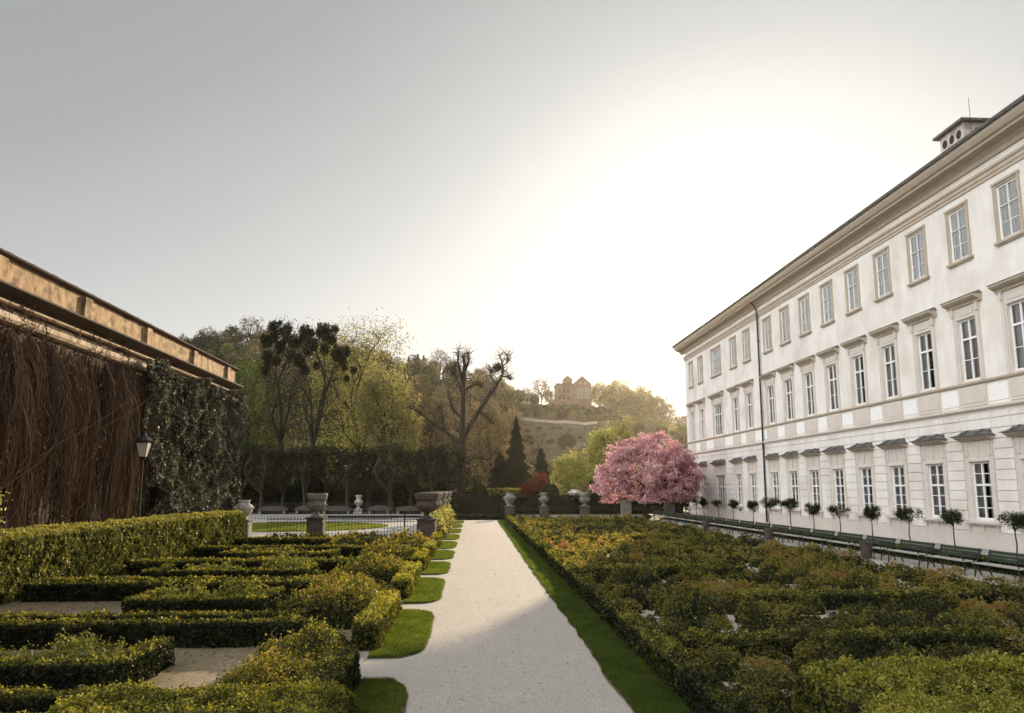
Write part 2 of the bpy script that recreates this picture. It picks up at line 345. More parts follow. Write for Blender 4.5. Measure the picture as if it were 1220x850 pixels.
# ------------------------------------------------------------------ hedges
def leafsize(d, k=.0019, mn=.012): return np.maximum(mn, k * d)
def hedge_into(m, x0, x1, y0, y1, h, cov=1.3, k=.0021, bulge=.06, bright=.35, vtop=.25, z0=0.0, shoots=.25, rnd=.12):
    """leafy box hedge: dark twiggy core and leaves over its sides and top, sized by distance"""
    ins = min(.07, (x1 - x0) * .25, (y1 - y0) * .25)
    # the core follows the rounded shape
    r = min(rnd, (x1 - x0) / 2.5, (y1 - y0) / 2.5, h / 2.5)
    m.box(x0 + ins, x1 - ins, y0 + ins, y1 - ins, z0 - .02, z0 + h - ins * 1.2 - r * .3, 0)
    def face(A, ax, n_):
        d = None
    L = []
    for fx in ('x0', 'x1', 'y0', 'y1', 'top'):
        if fx in ('x0', 'x1'): area_len, other = (y1 - y0), h
        elif fx in ('y0', 'y1'): area_len, other = (x1 - x0), h
        else: area_len, other = (y1 - y0), (x1 - x0)
        segs = max(1, int((area_len) / 1.5))
        for i in range(segs):
            t0, t1 = i / segs, (i + 1) / segs
            if fx in ('x0', 'x1', 'top'): cy = y0 + (t0 + t1) / 2 * (y1 - y0); cx = (x0 + x1) / 2
            else: cy = y0 if fx == 'y0' else y1; cx = x0 + (t0 + t1) / 2 * (x1 - x0)
            d = max(5., hypot(cx, cy)); s = float(leafsize(d, k))
            n = int(cov * area_len / segs * other / s ** 2)
            if n < 1: continue
            t = rng.uniform(t0, t1, n); o = rng.uniform(0, 1, n)
            if fx == 'top': P = np.stack([x0 + o * (x1 - x0), y0 + t * (y1 - y0), np.full(n, z0 + h)], 1); nn = (0, 0, 1)
            elif fx == 'x0': P = np.stack([np.full(n, x0), y0 + t * (y1 - y0), z0 + o * h], 1); nn = (-1, 0, 0)
            elif fx == 'x1': P = np.stack([np.full(n, x1), y0 + t * (y1 - y0), z0 + o * h], 1); nn = (1, 0, 0)
            elif fx == 'y0': P = np.stack([x0 + t * (x1 - x0), np.full(n, y0), z0 + o * h], 1); nn = (0, -1, 0)
            else: P = np.stack([x0 + t * (x1 - x0), np.full(n, y1), z0 + o * h], 1); nn = (0, 1, 0)
            L.append((P, np.broadcast_to(np.array(nn, float), (n, 3)), np.full(n, s)))
    P = np.concatenate([a for a, _, _ in L]); Nn = np.concatenate([a for _, a, _ in L]).copy(); S = np.concatenate([a for _, _, a in L])
    # round the edges
    lo = np.array([x0 + r, y0 + r, -9]); hi = np.array([x1 - r, y1 - r, z0 + h - r])
    Q = np.clip(P, lo, hi); D = P - Q; dl = np.linalg.norm(D, axis=1, keepdims=True)
    rounded = Q + D / np.maximum(dl, 1e-6) * np.minimum(dl, r)
    P = np.where(dl > r, rounded, P)
    Nn = np.where(dl > 1e-4, D / np.maximum(dl, 1e-6), Nn)
    b = fbm(P[:, 0] * 2.3 + P[:, 2], P[:, 1] * 2.3, 21, P[:, 2] * 2.3) - .5
    b2 = vnoise(P[:, 0] * 9, P[:, 1] * 9, 25, P[:, 2] * 9) - .5
    P = P + Nn * (b * bulge * 2.2 + b2 * bulge * .8 - np.abs(rng.normal(0, 1, len(P))) * .03)[:, None]
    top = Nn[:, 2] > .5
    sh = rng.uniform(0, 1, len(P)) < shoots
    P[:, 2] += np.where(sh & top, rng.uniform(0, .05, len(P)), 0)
    var = bright + vtop * top + (b2 * .5) + (b * .5) + np.where(sh & top, .12, 0) + .25 * (vnoise(P[:, 0] * .8, P[:, 1] * .8, 31) - .5)  # sunlit tops and tips painted in as lighter leaves, hollows darker
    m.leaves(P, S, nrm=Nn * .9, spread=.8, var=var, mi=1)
    return m
def hedge(name, label, cat, x0, x1, y0, y1, h, mat='box', group=None, **kw):
    m = hedge_into(M(), x0, x1, y0, y1, h, **kw)
    return tag(m.build(name, [MT['core'], MT[mat]], loc=((x0 + x1) / 2, (y0 + y1) / 2, 0)), label, cat, group)
# tall clipped hedge in front of the left building
TH = -11.35
hedge('tall_hedge', 'tall clipped hedge running along in front of the vine-covered building', 'hedge', TH - 1.5, TH, 5.5, 35.2, 1.66, 'tall', bulge=.10, rnd=.22, vtop=.45, bright=.42, cov=1.7)
# cross hedges, in pairs
pairs = [(7.6, 8.75), (12.95, 13.9), (18.2, 19.2), (23.4, 24.3), (28.6, 29.5), (33.2, 34.2)]
k = 0
near = ['nearest the viewer', 'second from the viewer', 'third from the viewer', 'fourth from the viewer', 'fifth from the viewer', 'by the iron fence']
for i, (a, b) in enumerate(pairs):
    for j, y in enumerate((a, b)):
        xe = -3.3 if i % 2 else -2.9
        h = .47 if j == 0 else .43
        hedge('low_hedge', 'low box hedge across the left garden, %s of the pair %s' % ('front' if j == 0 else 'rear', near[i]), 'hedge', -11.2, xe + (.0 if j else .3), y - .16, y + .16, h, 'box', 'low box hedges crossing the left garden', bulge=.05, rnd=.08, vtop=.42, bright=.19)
# hedge islands with planting
isl = [(-11.3, -4.75, 9.95, 10.45, 'wide'), (-7.5, -4.5, 15.4, 15.9, 'short'), (-9.6, -4.9, 20.6, 21.1, 'long'), (-9.3, -5.2, 26.0, 26.5, 'far')]
desc = {'wide': 'squared box hedge front of the nearest left bed, running out of frame', 'short': 'short squared box hedge island on gravel in the left garden, in front of peonies', 'long': 'squared box hedge of the third left bed beside the tall hedge', 'far': 'small box hedge of the farthest left bed'}
for x0, x1, y0, y1, w in isl:
    m = M(); kw = dict(bulge=.05, rnd=.07, vtop=.42, bright=.19)
    hedge_into(m, x0, x1, y0, y0 + .34, .46, **kw); hedge_into(m, x1 - .36, x1, y0 + .35, y0 + 1.7, .44, **kw); hedge_into(m, x0, x0 + .36, y0 + .35, y0 + 1.7, .44, **kw)
    tag(m.build('box_hedge', [MT['core'], MT['box']], loc=((x0 + x1) / 2, y0, 0)), desc[w], 'hedge', 'squared hedges fronting the left beds')
    
# lobe-end hedges along the path
for i, (a, b) in enumerate(lobes[:6]):
    hedge('edging_hedge', 'yellow-green low hedge edging the path, %s grass scallop from the viewer' % ORD[i], 'hedge', -2.1, -1.62, a + .5, b - .1, .52, 'boxy' if i else 'box', 'hedges behind the grass scallops', bulge=.06, rnd=.12, vtop=.25, bright=.28)
# foreground clipped mounds
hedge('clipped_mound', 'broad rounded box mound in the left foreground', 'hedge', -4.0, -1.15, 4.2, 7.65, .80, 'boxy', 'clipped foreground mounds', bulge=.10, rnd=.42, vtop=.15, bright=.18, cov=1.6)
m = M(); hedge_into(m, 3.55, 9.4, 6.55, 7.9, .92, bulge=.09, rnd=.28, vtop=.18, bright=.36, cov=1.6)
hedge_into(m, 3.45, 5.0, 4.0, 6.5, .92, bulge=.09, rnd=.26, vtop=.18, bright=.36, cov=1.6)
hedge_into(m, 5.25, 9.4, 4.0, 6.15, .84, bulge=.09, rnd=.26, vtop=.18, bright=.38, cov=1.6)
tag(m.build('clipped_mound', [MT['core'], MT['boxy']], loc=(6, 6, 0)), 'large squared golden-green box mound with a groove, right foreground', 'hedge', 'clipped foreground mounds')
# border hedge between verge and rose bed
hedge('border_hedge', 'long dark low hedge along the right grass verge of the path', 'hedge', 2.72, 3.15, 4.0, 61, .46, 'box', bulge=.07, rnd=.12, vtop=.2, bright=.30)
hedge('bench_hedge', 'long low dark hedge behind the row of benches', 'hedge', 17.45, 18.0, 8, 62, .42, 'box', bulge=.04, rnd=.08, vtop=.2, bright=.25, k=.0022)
hedge('end_hedge', 'low dark hedge closing the far end of the gravel path', 'hedge', -2.2, 4.0, 62, 63.4, .42, 'dkgreen', bulge=.05, bright=.2, vtop=.1)
# ------------------------------------------------------------------ bushes / rose beds
def bush_points(x0, x1, y0, y1, hfun, k=.0021, cov=1.5, layers=1.0, mn=.013, mask=None):
    """points over and inside an uneven shrubby canopy"""
    out = []
    ys = [y0]
    while ys[-1] < y1: ys.append(min(y1, ys[-1] + max(.8, ys[-1] * .06)))
    for a, b in zip(ys[:-1], ys[1:]):
        d = hypot((x0 + x1) / 2 * .6, (a + b) / 2); s = float(leafsize(d, k, mn))
        n = int(cov * (x1 - x0) * (b - a) / s ** 2)
        X = rng.uniform(x0, x1, n); Y = rng.uniform(a, b, n); H = hfun(X, Y)
        Z = H * (1 - np.abs(rng.normal(0, .25, n)) * layers); ok = (H > .08) & (Z > .02)
        out.append(np.stack([X[ok], Y[ok], Z[ok], np.full(ok.sum(), s), H[ok]], 1))
    return np.concatenate(out)
SPC = .80
def bush_cells(X, Y):
    """nearest bush of a jittered planting grid: canopy height and the bush's own number"""
    X, Y = np.asarray(X, float), np.asarray(Y, float)
    best = np.zeros_like(X); idn = np.zeros_like(X); ci, cj = np.floor(X / SPC), np.floor(Y / SPC)
    def hsh(a, b, k): v = np.sin(a * 127.1 + b * 311.7 + k * 74.7) * 43758.5453; return v - np.floor(v)
    for di in (-1, 0, 1):
        for dj in (-1, 0, 1):
            a, b = ci + di, cj + dj; px_ = (a + .5 + .7 * (hsh(a, b, 1) - .5)) * SPC; py_ = (b + .5 + .7 * (hsh(a, b, 2) - .5)) * SPC
            r = .29 + .19 * hsh(a, b, 3); H = (.24 + .36 * hsh(a, b, 4)) * (hsh(a, b, 5) > .12) * (vnoise(px_ * .4, py_ * .3, 47) > .05)
            q = ((X - px_) ** 2 + (Y - py_) ** 2) / r ** 2; h = H * np.sqrt(np.clip(1 - q, 0, 1)) ** .8
            idn = np.where(h > best, hsh(a, b, 6), idn); best = np.maximum(best, h)
    return best, idn
def rosebed_h(X, Y):
    h, _ = bush_cells(X, Y)
    return h * (.72 + .5 * vnoise(np.asarray(X) * 5, np.asarray(Y) * 5, 43))
m = M()
g = np.arange(0, 1, 1)
# dark twiggy under-canopy following the same shape, lower
xs = np.linspace(3.35, 14.3, 150); ys = 1 / np.linspace(1 / 4.2, 1 / 60.8, 420); GX, GY = np.meshgrid(xs, ys); GZ = rosebed_h(GX, GY) * .60 - .05
V = np.stack([GX, GY, GZ], 2).reshape(-1, 3); nx = len(xs); idx = np.arange(len(V)).reshape(len(ys), nx)
F = np.stack([idx[:-1, :-1], idx[:-1, 1:], idx[1:, 1:], idx[1:, :-1]], 2).reshape(-1, 4); m.add(V, F, None, 0)
P = bush_points(3.3, 14.35, 4.2, 60.9, rosebed_h, k=.0021, cov=1.35, layers=1.4)
X, Y = P[:, 0], P[:, 1]
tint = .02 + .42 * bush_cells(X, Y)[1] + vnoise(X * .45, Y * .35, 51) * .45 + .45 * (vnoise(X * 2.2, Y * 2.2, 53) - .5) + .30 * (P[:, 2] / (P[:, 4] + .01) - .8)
Pz = P[:, :3].copy(); sp = rng.uniform(0, 1, len(P)) < .06; Pz[:, 2] += np.where(sp, rng.uniform(.02, .13, len(P)), 0)
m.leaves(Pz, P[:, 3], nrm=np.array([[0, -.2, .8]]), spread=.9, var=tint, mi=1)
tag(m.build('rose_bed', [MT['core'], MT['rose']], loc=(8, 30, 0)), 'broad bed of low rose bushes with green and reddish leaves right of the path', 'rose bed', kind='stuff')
# box-hedge scrolls inside the rose bed
rb = [(3.4, 9.0, 11.6, 'first'), (6.0, 13.8, 16.0, 'second'), (3.4, 8.5, 21.5, 'third'), (7.5, 14.0, 27.5, 'fourth'), (3.4, 10.5, 35.0, 'fifth'), (6.0, 14.0, 44.0, 'sixth'), (3.4, 12.0, 53.0, 'seventh')]
for x0, x1, y, w in rb:
    hedge('scroll_hedge', 'low green box hedge running among the roses, %s of these hedges from the viewer' % w, 'hedge', x0, x1, y - .22, y + .22, .42, 'box', 'hedges inside the rose bed', bulge=.08, bright=.42, vtop=.2, rnd=.15)
# left beds: individual bushes
def bush(name, label, cat, cx, cy, rx, ry, h, mat, group=None, k=.0022, bright=.5, cov=1.5, seed=0, twigs=True):
    if label.startswith('reddish') and cx > -3.6: cx += .3
    m = M()
    def hf(X, Y):
        q = ((X - cx) / rx) ** 2 + ((Y - cy) / ry) ** 2
        return h * np.sqrt(np.clip(1 - q, 0, 1)) * (.55 + .75 * vnoise(X * 4.5, Y * 4.5, 60 + seed))
    xs = np.linspace(cx - rx, cx + rx, 16); ys = np.linspace(cy - ry, cy + ry, 16); GX, GY = np.meshgrid(xs, ys)
    V = np.stack([GX, GY, hf(GX, GY) * .55 - .03], 2).reshape(-1, 3); idx = np.arange(256).reshape(16, 16)
    F = np.stack([idx[:-1, :-1], idx[:-1, 1:], idx[1:, 1:], idx[1:, :-1]], 2).reshape(-1, 4); m.add(V, F, None, 0)
    P = bush_points(cx - rx, cx + rx, cy - ry, cy + ry, hf, k=k, cov=cov, layers=1.3)
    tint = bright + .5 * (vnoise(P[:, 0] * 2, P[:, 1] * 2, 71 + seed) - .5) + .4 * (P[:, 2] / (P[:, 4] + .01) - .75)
    sp = rng.uniform(0, 1, len(P)) < .12; Pz = P[:, :3].copy(); Pz[:, 2] += np.where(sp, rng.uniform(.02, .14, len(P)), 0)
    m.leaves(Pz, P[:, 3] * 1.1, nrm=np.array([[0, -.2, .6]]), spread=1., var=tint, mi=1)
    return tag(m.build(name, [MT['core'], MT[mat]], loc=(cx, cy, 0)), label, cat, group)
bl = []
for i, (cx, cy, rx, ry, h) in enumerate([(-3.0, 9.9, .80, .95, .50), (-3.0, 11.7, .80, .95, .58), (-3.2, 15.4, 1.25, 1.2, .85), (-3.1, 17.0, 1.0, .9, .75), (-3.3, 20.8, 1.3, 1.3, .85), (-3.2, 22.4, 1.0, .8, .7), (-3.3, 25.8, 1.3, 1.4, .85), (-3.3, 31.0, 1.3, 1.5, .85), (-5.5, 32.0, 1.6, .8, .6), (-8.6, 35.4, 2.6, .7, .55), (-5.8, 35.4, 1.9, .7, .6)]):
    bush('rose_bush', 'reddish-brown leaved rose bush in the left garden, %s counting away from the viewer' % ORD[i], 'bush', cx, cy, rx, ry, h, 'rose', 'rose bushes beside the path', bright=.40, seed=i)
for i, (cx, cy, rx, ry, h) in enumerate([(-9.6, 10.9, 1.0, .55, .62), (-7.8, 11.0, 1.0, .55, .66), (-6.0, 11.0, 1.0, .5, .58), (-6.6, 16.5, 1.0, .55, .62), (-5.3, 16.5, .9, .55, .6), (-8.0, 21.8, 1.2, .6, .55), (-5.8, 22.3, 1.0, .9, .7), (-7.5, 27.2, 1.4, .6, .6)]):
    bush('peony_bush', 'pale green leafy bush behind the squared hedges, %s counting away from the viewer' % ORD[i], 'bush', cx, cy, rx, ry, h, 'tall', 'green bushes in the left beds', bright=.6, seed=i + 20)
# leafy growth under the row of urns
for i, y in enumerate((39.8, 43.6, 47.4, 51.5, 56)):
    bush('urn_shrub', 'yellow-green shrub between the row of urns left of the path, %s one along' % ORD[i], 'bush', -2.35, y, .85, 1.6, 1.7, 'lime' if i % 2 == 0 else 'yellow', 'shrubs between the urns', bright=.35, seed=i + 40, k=.0024)
# ------------------------------------------------------------------ palace on the right
XF = 23.8
YC = atX(821, XF); YN = 5.0
pal = thing('palace', 'long three-storey cream palace wing with rows of hooded windows on the right', 'building', (XF, (YN + YC) / 2, 0))
OX, OY = XF, (YN + YC) / 2
def part(m, name, mat, parent=pal, o=(OX, OY, 0)):
    ob = m.build(name, mat if isinstance(mat, list) else MT[mat] if isinstance(mat, str) else mat, loc=o); ob.location = Vector(o) - Vector(parent_loc(parent)); ob.parent = parent; return ob
def parent_loc(p):
    v = Vector(p.location)
    while p.parent: p = p.parent; v += Vector(p.location)
    return v
pxs = [1170, 1117, 1071, 1033, 1000, 971, 946.6, 924]
yfit = [atX(p, XF) for p in pxs]
step = (yfit[-1] - yfit[0]) / 7; ystart = yfit[0]
cols = [(ystart + step * i, 1.18) for i in range(-8, 8)]
ye = [atX(p, XF) for p in (897.7, 881, 859.3, 840, 828.5)]
cols += [(ye[0], 1.18), (ye[1], 1.18), (ye[2], 2.3), (ye[3], 1.18), (ye[4], 1.05)]
cols = [c for c in cols if c[0] > YN + 1]
rows = [(1.36, 4.02), (7.95, 10.95), (13.95, 16.45)]
# wall with real openings
ye_ = sorted({YN, YC} | {c - w / 2 for c, w in cols} | {c + w / 2 for c, w in cols})
ze_ = sorted({0, 18.9} | {z for r in rows for z in r})
m = M(); X1 = XF + .28
for a, b in zip(ye_[:-1], ye_[1:]):
    for c, d in zip(ze_[:-1], ze_[1:]):
        yc, zc = (a + b) / 2, (c + d) / 2
        hole = any(abs(yc - cy) < w / 2 for cy, w in cols) and any(r0 < zc < r1 for r0, r1 in rows)
        if not hole: m.quad((XF, a, c), (XF, a, d), (XF, b, d), (XF, b, c))
        else:
            m.quad((XF, a, c), (X1, a, c), (X1, a, d), (XF, a, d)); m.quad((XF, b, c), (XF, b, d), (X1, b, d), (X1, b, c))
            m.quad((XF, a, c), (XF, b, c), (X1, b, c), (X1, a, c)); m.quad((XF, a, d), (X1, a, d), (X1, b, d), (XF, b, d))
XB = XF + 15
m.quad((XF, YC, 0), (XF, YC, 18.9), (XB, YC, 18.9), (XB, YC, 0)); m.quad((XF, YN, 0), (XB, YN, 0), (XB, YN, 18.9), (XF, YN, 18.9))
m.quad((XB, YN, 0), (XB, YC, 0), (XB, YC, 18.9), (XB, YN, 18.9))
part(m, 'wall', 'wall')
# plinth and rusticated courses
m = M(); m.box(XF - .07, XF + .01, YN, YC + .04, 0, .78); part(m, 'plinth', 'trim2')
m = M()
edges = [YN] + sum([[c - w / 2 - .40, c + w / 2 + .40] for c, w in cols], []) + [YC]
zc = np.arange(.80, 6.2, .475)
for i in range(0, len(edges), 2):
    a, b = edges[i], edges[i + 1]
    if b - a < .25: continue
    for z in zc: m.box(XF - .055, XF + .01, a + .02, b - .02, z + .015, z + .475 - .034)
for c, w in cols:
    for z in zc[zc > 5.1]: m.box(XF - .055, XF + .01, c - w / 2 - .40, c + w / 2 + .40, z + .015, z + .441)
part(m, 'rusticated_courses', 'wall')
def mould(P, name, mat):
    m = M(); m.prof([(XF - o, z) for o, z in P], YN, YC + .12); part(m, name, mat)
mould([(-.01, 6.30), (.06, 6.30), (.06, 6.38), (.12, 6.44), (.20, 6.50), (.20, 6.60), (-.01, 6.66)], 'string_course', 'trim2')
mould([(-.01, 7.66), (.05, 7.68), (.13, 7.76), (.13, 7.84), (-.01, 7.88)], 'sill_course', 'trim')
mould([(-.01, 17.05), (.06, 17.05), (.06, 17.2), (.10, 17.22), (.10, 17.38), (.17, 17.45), (.17, 17.56), (-.01, 17.62)], 'frieze_moulding', 'trim')
m = M(); m.prof([(XF - o, z) for o, z in [(-.02, 17.95), (.10, 17.95), (.14, 18.12), (.30, 18.30), (.72, 18.36), (.74, 18.46), (.86, 18.52), (.98, 18.70), (1.02, 18.84), (-.02, 18.90)]], YN, YC + .9); part(m, 'cornice', 'trim')
m = M(); m.prof([(XF - o, z) for o, z in [(.96, 18.86), (1.12, 18.86), (1.16, 18.98), (1.10, 19.05), (.96, 19.02)]], YN, YC + 1.0); part(m, 'gutter', 'roofmetal')
m = M(); e = 1.02; zr = 18.93; sl = tan(R(26)); hr = (15 + 2 * e) / 2 * sl; xm = XF + 7.5
A = (XF - e, YN - .2, zr); B = (XF - e, YC + e, zr); C_ = (XB + e, YC + e, zr); D = (XB + e, YN - .2, zr); E = (xm, YN + 7, zr + hr); F_ = (xm, YC - 7, zr + hr)
m.quad(A, E, F_, B); m.quad(D, C_, F_, E); m.tri([A, D, E], [(0, 1, 2)]); m.tri([B, F_, C_], [(0, 1, 2)]); m.quad(A, B, C_, D)
roof = part(m, 'roof', 'roofmetal')
# windows: one mesh per kind, copied
def window_proto(w, h, nc, rws, curt, kind):
    up = curt == 'blind'; bw = .022 if up else .045
    """local: x = depth (outside is -x), y centre, z=0 bottom"""
    m = M(); d0, d1 = (.03, .11) if up else (.09, .17); t = .07
    m.box(d0, d1, -w / 2, -w / 2 + t, 0, h); m.box(d0, d1, w / 2 - t, w / 2, 0, h); m.box(d0, d1, -w / 2 + t, w / 2 - t, 0, t); m.box(d0, d1, -w / 2 + t, w / 2 - t, h - t, h)
    # transom and mullions
    zt = rws[0] * h; m.box(d0 - .02, d1 - .01, -w / 2 + t, w / 2 - t, zt - (.02 if up else .05), zt + (.02 if up else .05))
    for i in range(1, nc):
        y = -w / 2 + w * i / nc; ww = bw if (nc == 2 or i == nc // 2) else bw * .7
        m.box(d0 - .01, d1 - .02, y - ww, y + ww, t, zt - .05); m.box(d0 - .01, d1 - .02, y - ww, y + ww, zt + .05, h - t)
    for r in rws[1:]:
        for i in range(nc):
            a, b = -w / 2 + w * i / nc + .045, -w / 2 + w * (i + 1) / nc - .045
            if i == 0: a = -w / 2 + t
            if i == nc - 1: b = w / 2 - t
            m.box(d0 + .02, d1 - .03, a, b, r * h - .018, r * h + .018)
    fr = m.mesh('window', [MT['frame']])
    g = M(); g.quad((d0 + .045, -w / 2 + .03, .03), (d0 + .045, -w / 2 + .03, h - .03), (d0 + .045, w / 2 - .03, h - .03), (d0 + .045, w / 2 - .03, .03)); gl = g.mesh('pane', [MT['glass_bright' if up else 'glass']])
    cm = []
    for v in range(4):
        c = M(); n = 60; rs = np.random.default_rng(v + 5)
        ys = np.linspace(-w / 2, w / 2, n + 1); ph = rs.uniform(0, 6)
        op = {0: (.0, .0), 1: (.22, .0), 2: (.12, .12), 3: (.35, .25)}[v] if curt != 'blind' else {0: (0, 0), 1: (0, 0), 2: (.02, 0), 3: (0, 0)}[v]
        xs = (.105 if up else .25) + .022 * np.sin(ys * 48 + ph) + .012 * np.sin(ys * 21 + ph)
        for i in range(n):
            u = abs((ys[i] + ys[i + 1]) / 2) / (w / 2)
            if u < op[0] * 1.0: continue
            c.quad((xs[i], ys[i], 0), (xs[i], ys[i], h), (xs[i + 1], ys[i + 1], h), (xs[i + 1], ys[i + 1], 0))
        c.quad((.55, -w / 2 - .3, -.2), (.55, -w / 2 - .3, h + .2), (.55, w / 2 + .3, h + .2), (.55, w / 2 + .3, -.2), mi=1)
        c.quad((.285, -w / 2 - .1, -.1), (.285, -w / 2 - .1, 0), (.285, w / 2 + .1, 0), (.285, w / 2 + .1, -.1), mi=1)
        cm.append(c.mesh('curtain', [MT['blind' if curt == 'blind' else 'curtain'], MT['dark']]))
    return fr, gl, cm
def hood_mesh(w, kind):
    m = M()
    if kind == 0:      # little lead-covered roof above the ground-floor windows (z=0 at its underside)
        W = w / 2 + .62
        m.prof([(.01, 0), (-.20, 0), (-.24, .06), (-.42, .12), (-.42, .20), (.01, .20)], -W + .12, W - .12, 0)
        n = 6; ys = [-W, -W + .30, 0, W - .30, W]
        P = [(-.52, .20), (-.50, .23), (-.32, .28), (-.18, .36), (-.12, .45), (.01, .46)]
        for i in range(len(P) - 1):
            s0, s1 = min(.34, i * .085), min(.34, (i + 1) * .085)
            m.quad((P[i][0], -W + s0, P[i][1]), (P[i + 1][0], -W + s1, P[i + 1][1]), (P[i + 1][0], W - s1, P[i + 1][1]), (P[i][0], W - s0, P[i][1]), mi=1)
            for sg in (-1, 1): m.quad((P[i][0], sg * (W - s0), P[i][1]), (P[i + 1][0], sg * (W - s1), P[i + 1][1]), (.01, sg * (W - s1), P[i + 1][1]), (.01, sg * (W - s0), P[i][1]), mi=1)
            for y in (-W * .4, W * .4): m.box(P[i][0] - .012, P[i + 1][0] + .02, y - .02, y + .02, P[i][1] + .01, P[i + 1][1] + .03, mi=1)
        m.box(-.52, .01, -W, W, .185, .203, mi=1)
    else:              # first-floor hood: moulded cornice with thin metal cover
        W = w / 2 + .52
        m.prof([(.01, 0), (-.12, .02), (-.16, .12), (-.34, .20), (-.44, .28), (-.44, .38), (.01, .38)], -W, W, 0)
        m.quad((-.48, -W - .04, .384), (-.02, -W + .12, .56), (-.02, W - .12, .56), (-.48, W + .04, .384), mi=1)
        for sg in (-1, 1): m.tri([(-.48, sg * (W + .04), .384), (-.02, sg * (W - .12), .56), (.01, sg * (W + .04), .384)], [(0, 1, 2)], mi=1)
        m.box(-.48, .01, -W - .04, W + .04, .372, .386, mi=1)
    return m.mesh('window_hood', [MT['trim'], MT['roofmetal']])
def surround_mesh(w, kind):
    m = M(); t = .035
    if kind == 0:
        a, b = w / 2 + .03, w / 2 + .36
        for sg in (-1, 1):
            m.box(-t, .01, sg * a, sg * b, -.15, 3.72)
            m.box(-.075, -t, sg * (a + .02), sg * (a + .20), 2.95, 3.72); m.box(-.06, -t, sg * (a + .25), sg * (b - .01), .2, 3.4)
        m.box(-t, .01, -a, a, 2.69, 3.72); m.box(-.08, -t, -.07, .07, 2.95, 3.72); m.box(-.10, .0, -a - .08, a + .08, 2.70, 2.80)
        m.box(-t, .01, -b, b, -.72, -.155)
        m.box(-.24, -t - .001, -b - .16, b + .16, -.20, -.11); m.box(-.17, -t - .001, -b - .08, b + .08, -.27, -.20)
        for y in (-b + .06, 0, b - .06):
            hh = .42 if y else .22
            m.prof([(-t - .001, -.27), (-.15, -.27), (-.15, -.33), (-.09, -.27 - hh * .6), (-.11, -.27 - hh), (-t - .001, -.27 - hh)], y - .05, y + .05)
    elif kind == 1:
        a, b = w / 2 + .02, w / 2 + .30
        for sg in (-1, 1):
            m.box(-.05, .01, sg * a, sg * b, -.08, 3.62); m.box(-.09, -.05, sg * (a + .1), sg * (b - .02), -.08, 3.55)
            m.box(-.16, -.05, sg * (b - .14), sg * (b + .02), 3.25, 3.62)
        m.box(-.05, .01, -a, a, 3.03, 3.62); m.box(-.08, -.05, -a, a, 3.03, 3.10); m.box(-.075, -.05, -a + .1, a - .1, 3.2, 3.5)
        m.box(-.05, .01, -b, b, -1.27, -.29); m.box(-.075, -.05, -b + .12, b - .12, -1.12, -.42)
    else:
        a, b = w / 2 + .0, w / 2 + .17
        for sg in (-1, 1): m.box(-.05, .01, sg * (a + .01), sg * b, -.05, 2.52); m.box(-.085, -.05, sg * (a + .10), sg * b, -.05, 2.68)
        m.box(-.05, .01, -b, b, 2.525, 2.68); m.box(-.11, -.03, -b - .04, b + .04, 2.62, 2.74)
        m.box(-.16, .01, -b - .10, b + .10, -.18, -.055); m.box(-.10, .01, -b - .04, b + .04, -.24, -.18)
    return m.mesh('window_surround', [MT['trim2'] if kind < 2 else MT['trim']])
protos = {}
def wobj(name, me, loc, parent):
    o = bpy.data.objects.new(name, me); COL.objects.link(o); o.location = loc; o.parent = parent; return o
for ci, (cy, w) in enumerate(cols):
    for k, (z0, z1) in enumerate(rows):
        key = (w, k)
        if key not in protos:
            nc = 4 if w > 2 else 2
            rr = [(.60, .20, .40, .80), (.68, .34), (.62, .31)][k]
            protos[key] = window_proto(w, z1 - z0, nc, rr, 'blind' if k == 2 else 'curtain', k) + (hood_mesh(w, k) if k < 2 else None, surround_mesh(w, k))
        fr, gl, cm, hd, sr = protos[key]
        o = wobj('window', fr, (0, cy - OY, z0), pal)
        wobj('pane', gl, (0, 0, 0), o); wobj('curtain', cm[(ci * 7 + k * 3) % 4 if ci % 3 else 0], (0, 0, 0), o); wobj('window_surround', sr, (0, 0, 0), o)
        if hd: wobj('window_hood', hd, (0, 0, (3.70 if k == 0 else 3.62)), o)
# white panels between the sills of the first floor, and framed upper fields
m = M(); f = M()
for (a, wa), (b, wb) in zip(cols[:-1], cols[1:]):
    y0, y1 = a + wa / 2 + .42, b - wb / 2 - .42
    if y1 - y0 > .3:
        m = M(); m.box(XF - .03, XF + .01, y0, y1, 6.80, 7.56); part(m, 'white_panel', 'panel')
# downpipe and vents
yp = atX(914, XF); m = M(); m.path([(XF - .16, yp, .1), (XF - .16, yp, 17.6), (XF - .5, yp, 18.2), (XF - .95, yp, 18.8)], .07, k=10)
for z in (.9, 3.5, 6.2, 9, 12, 15): m.lathe([(.095, -.05), (.095, .05)], (XF - .16, yp, z), 10)
part(m, 'downpipe', 'iron')
for p in (881.5, 898):
    y = atX(p, XF); m = M(); nn = 16; V = [(XF - .045, y + .30 * cos(2 * pi * i / nn), .62 + .30 * sin(2 * pi * i / nn)) for i in range(nn)]
    m.tri(V + [(XF - .045, y, .62)], [((i + 1) % nn, i, nn) for i in range(nn)]); o = m.build('vent', MT['dark'], loc=(OX - .05, OY, 0)); o.location = (-.05, 0, .25); o.parent = pal
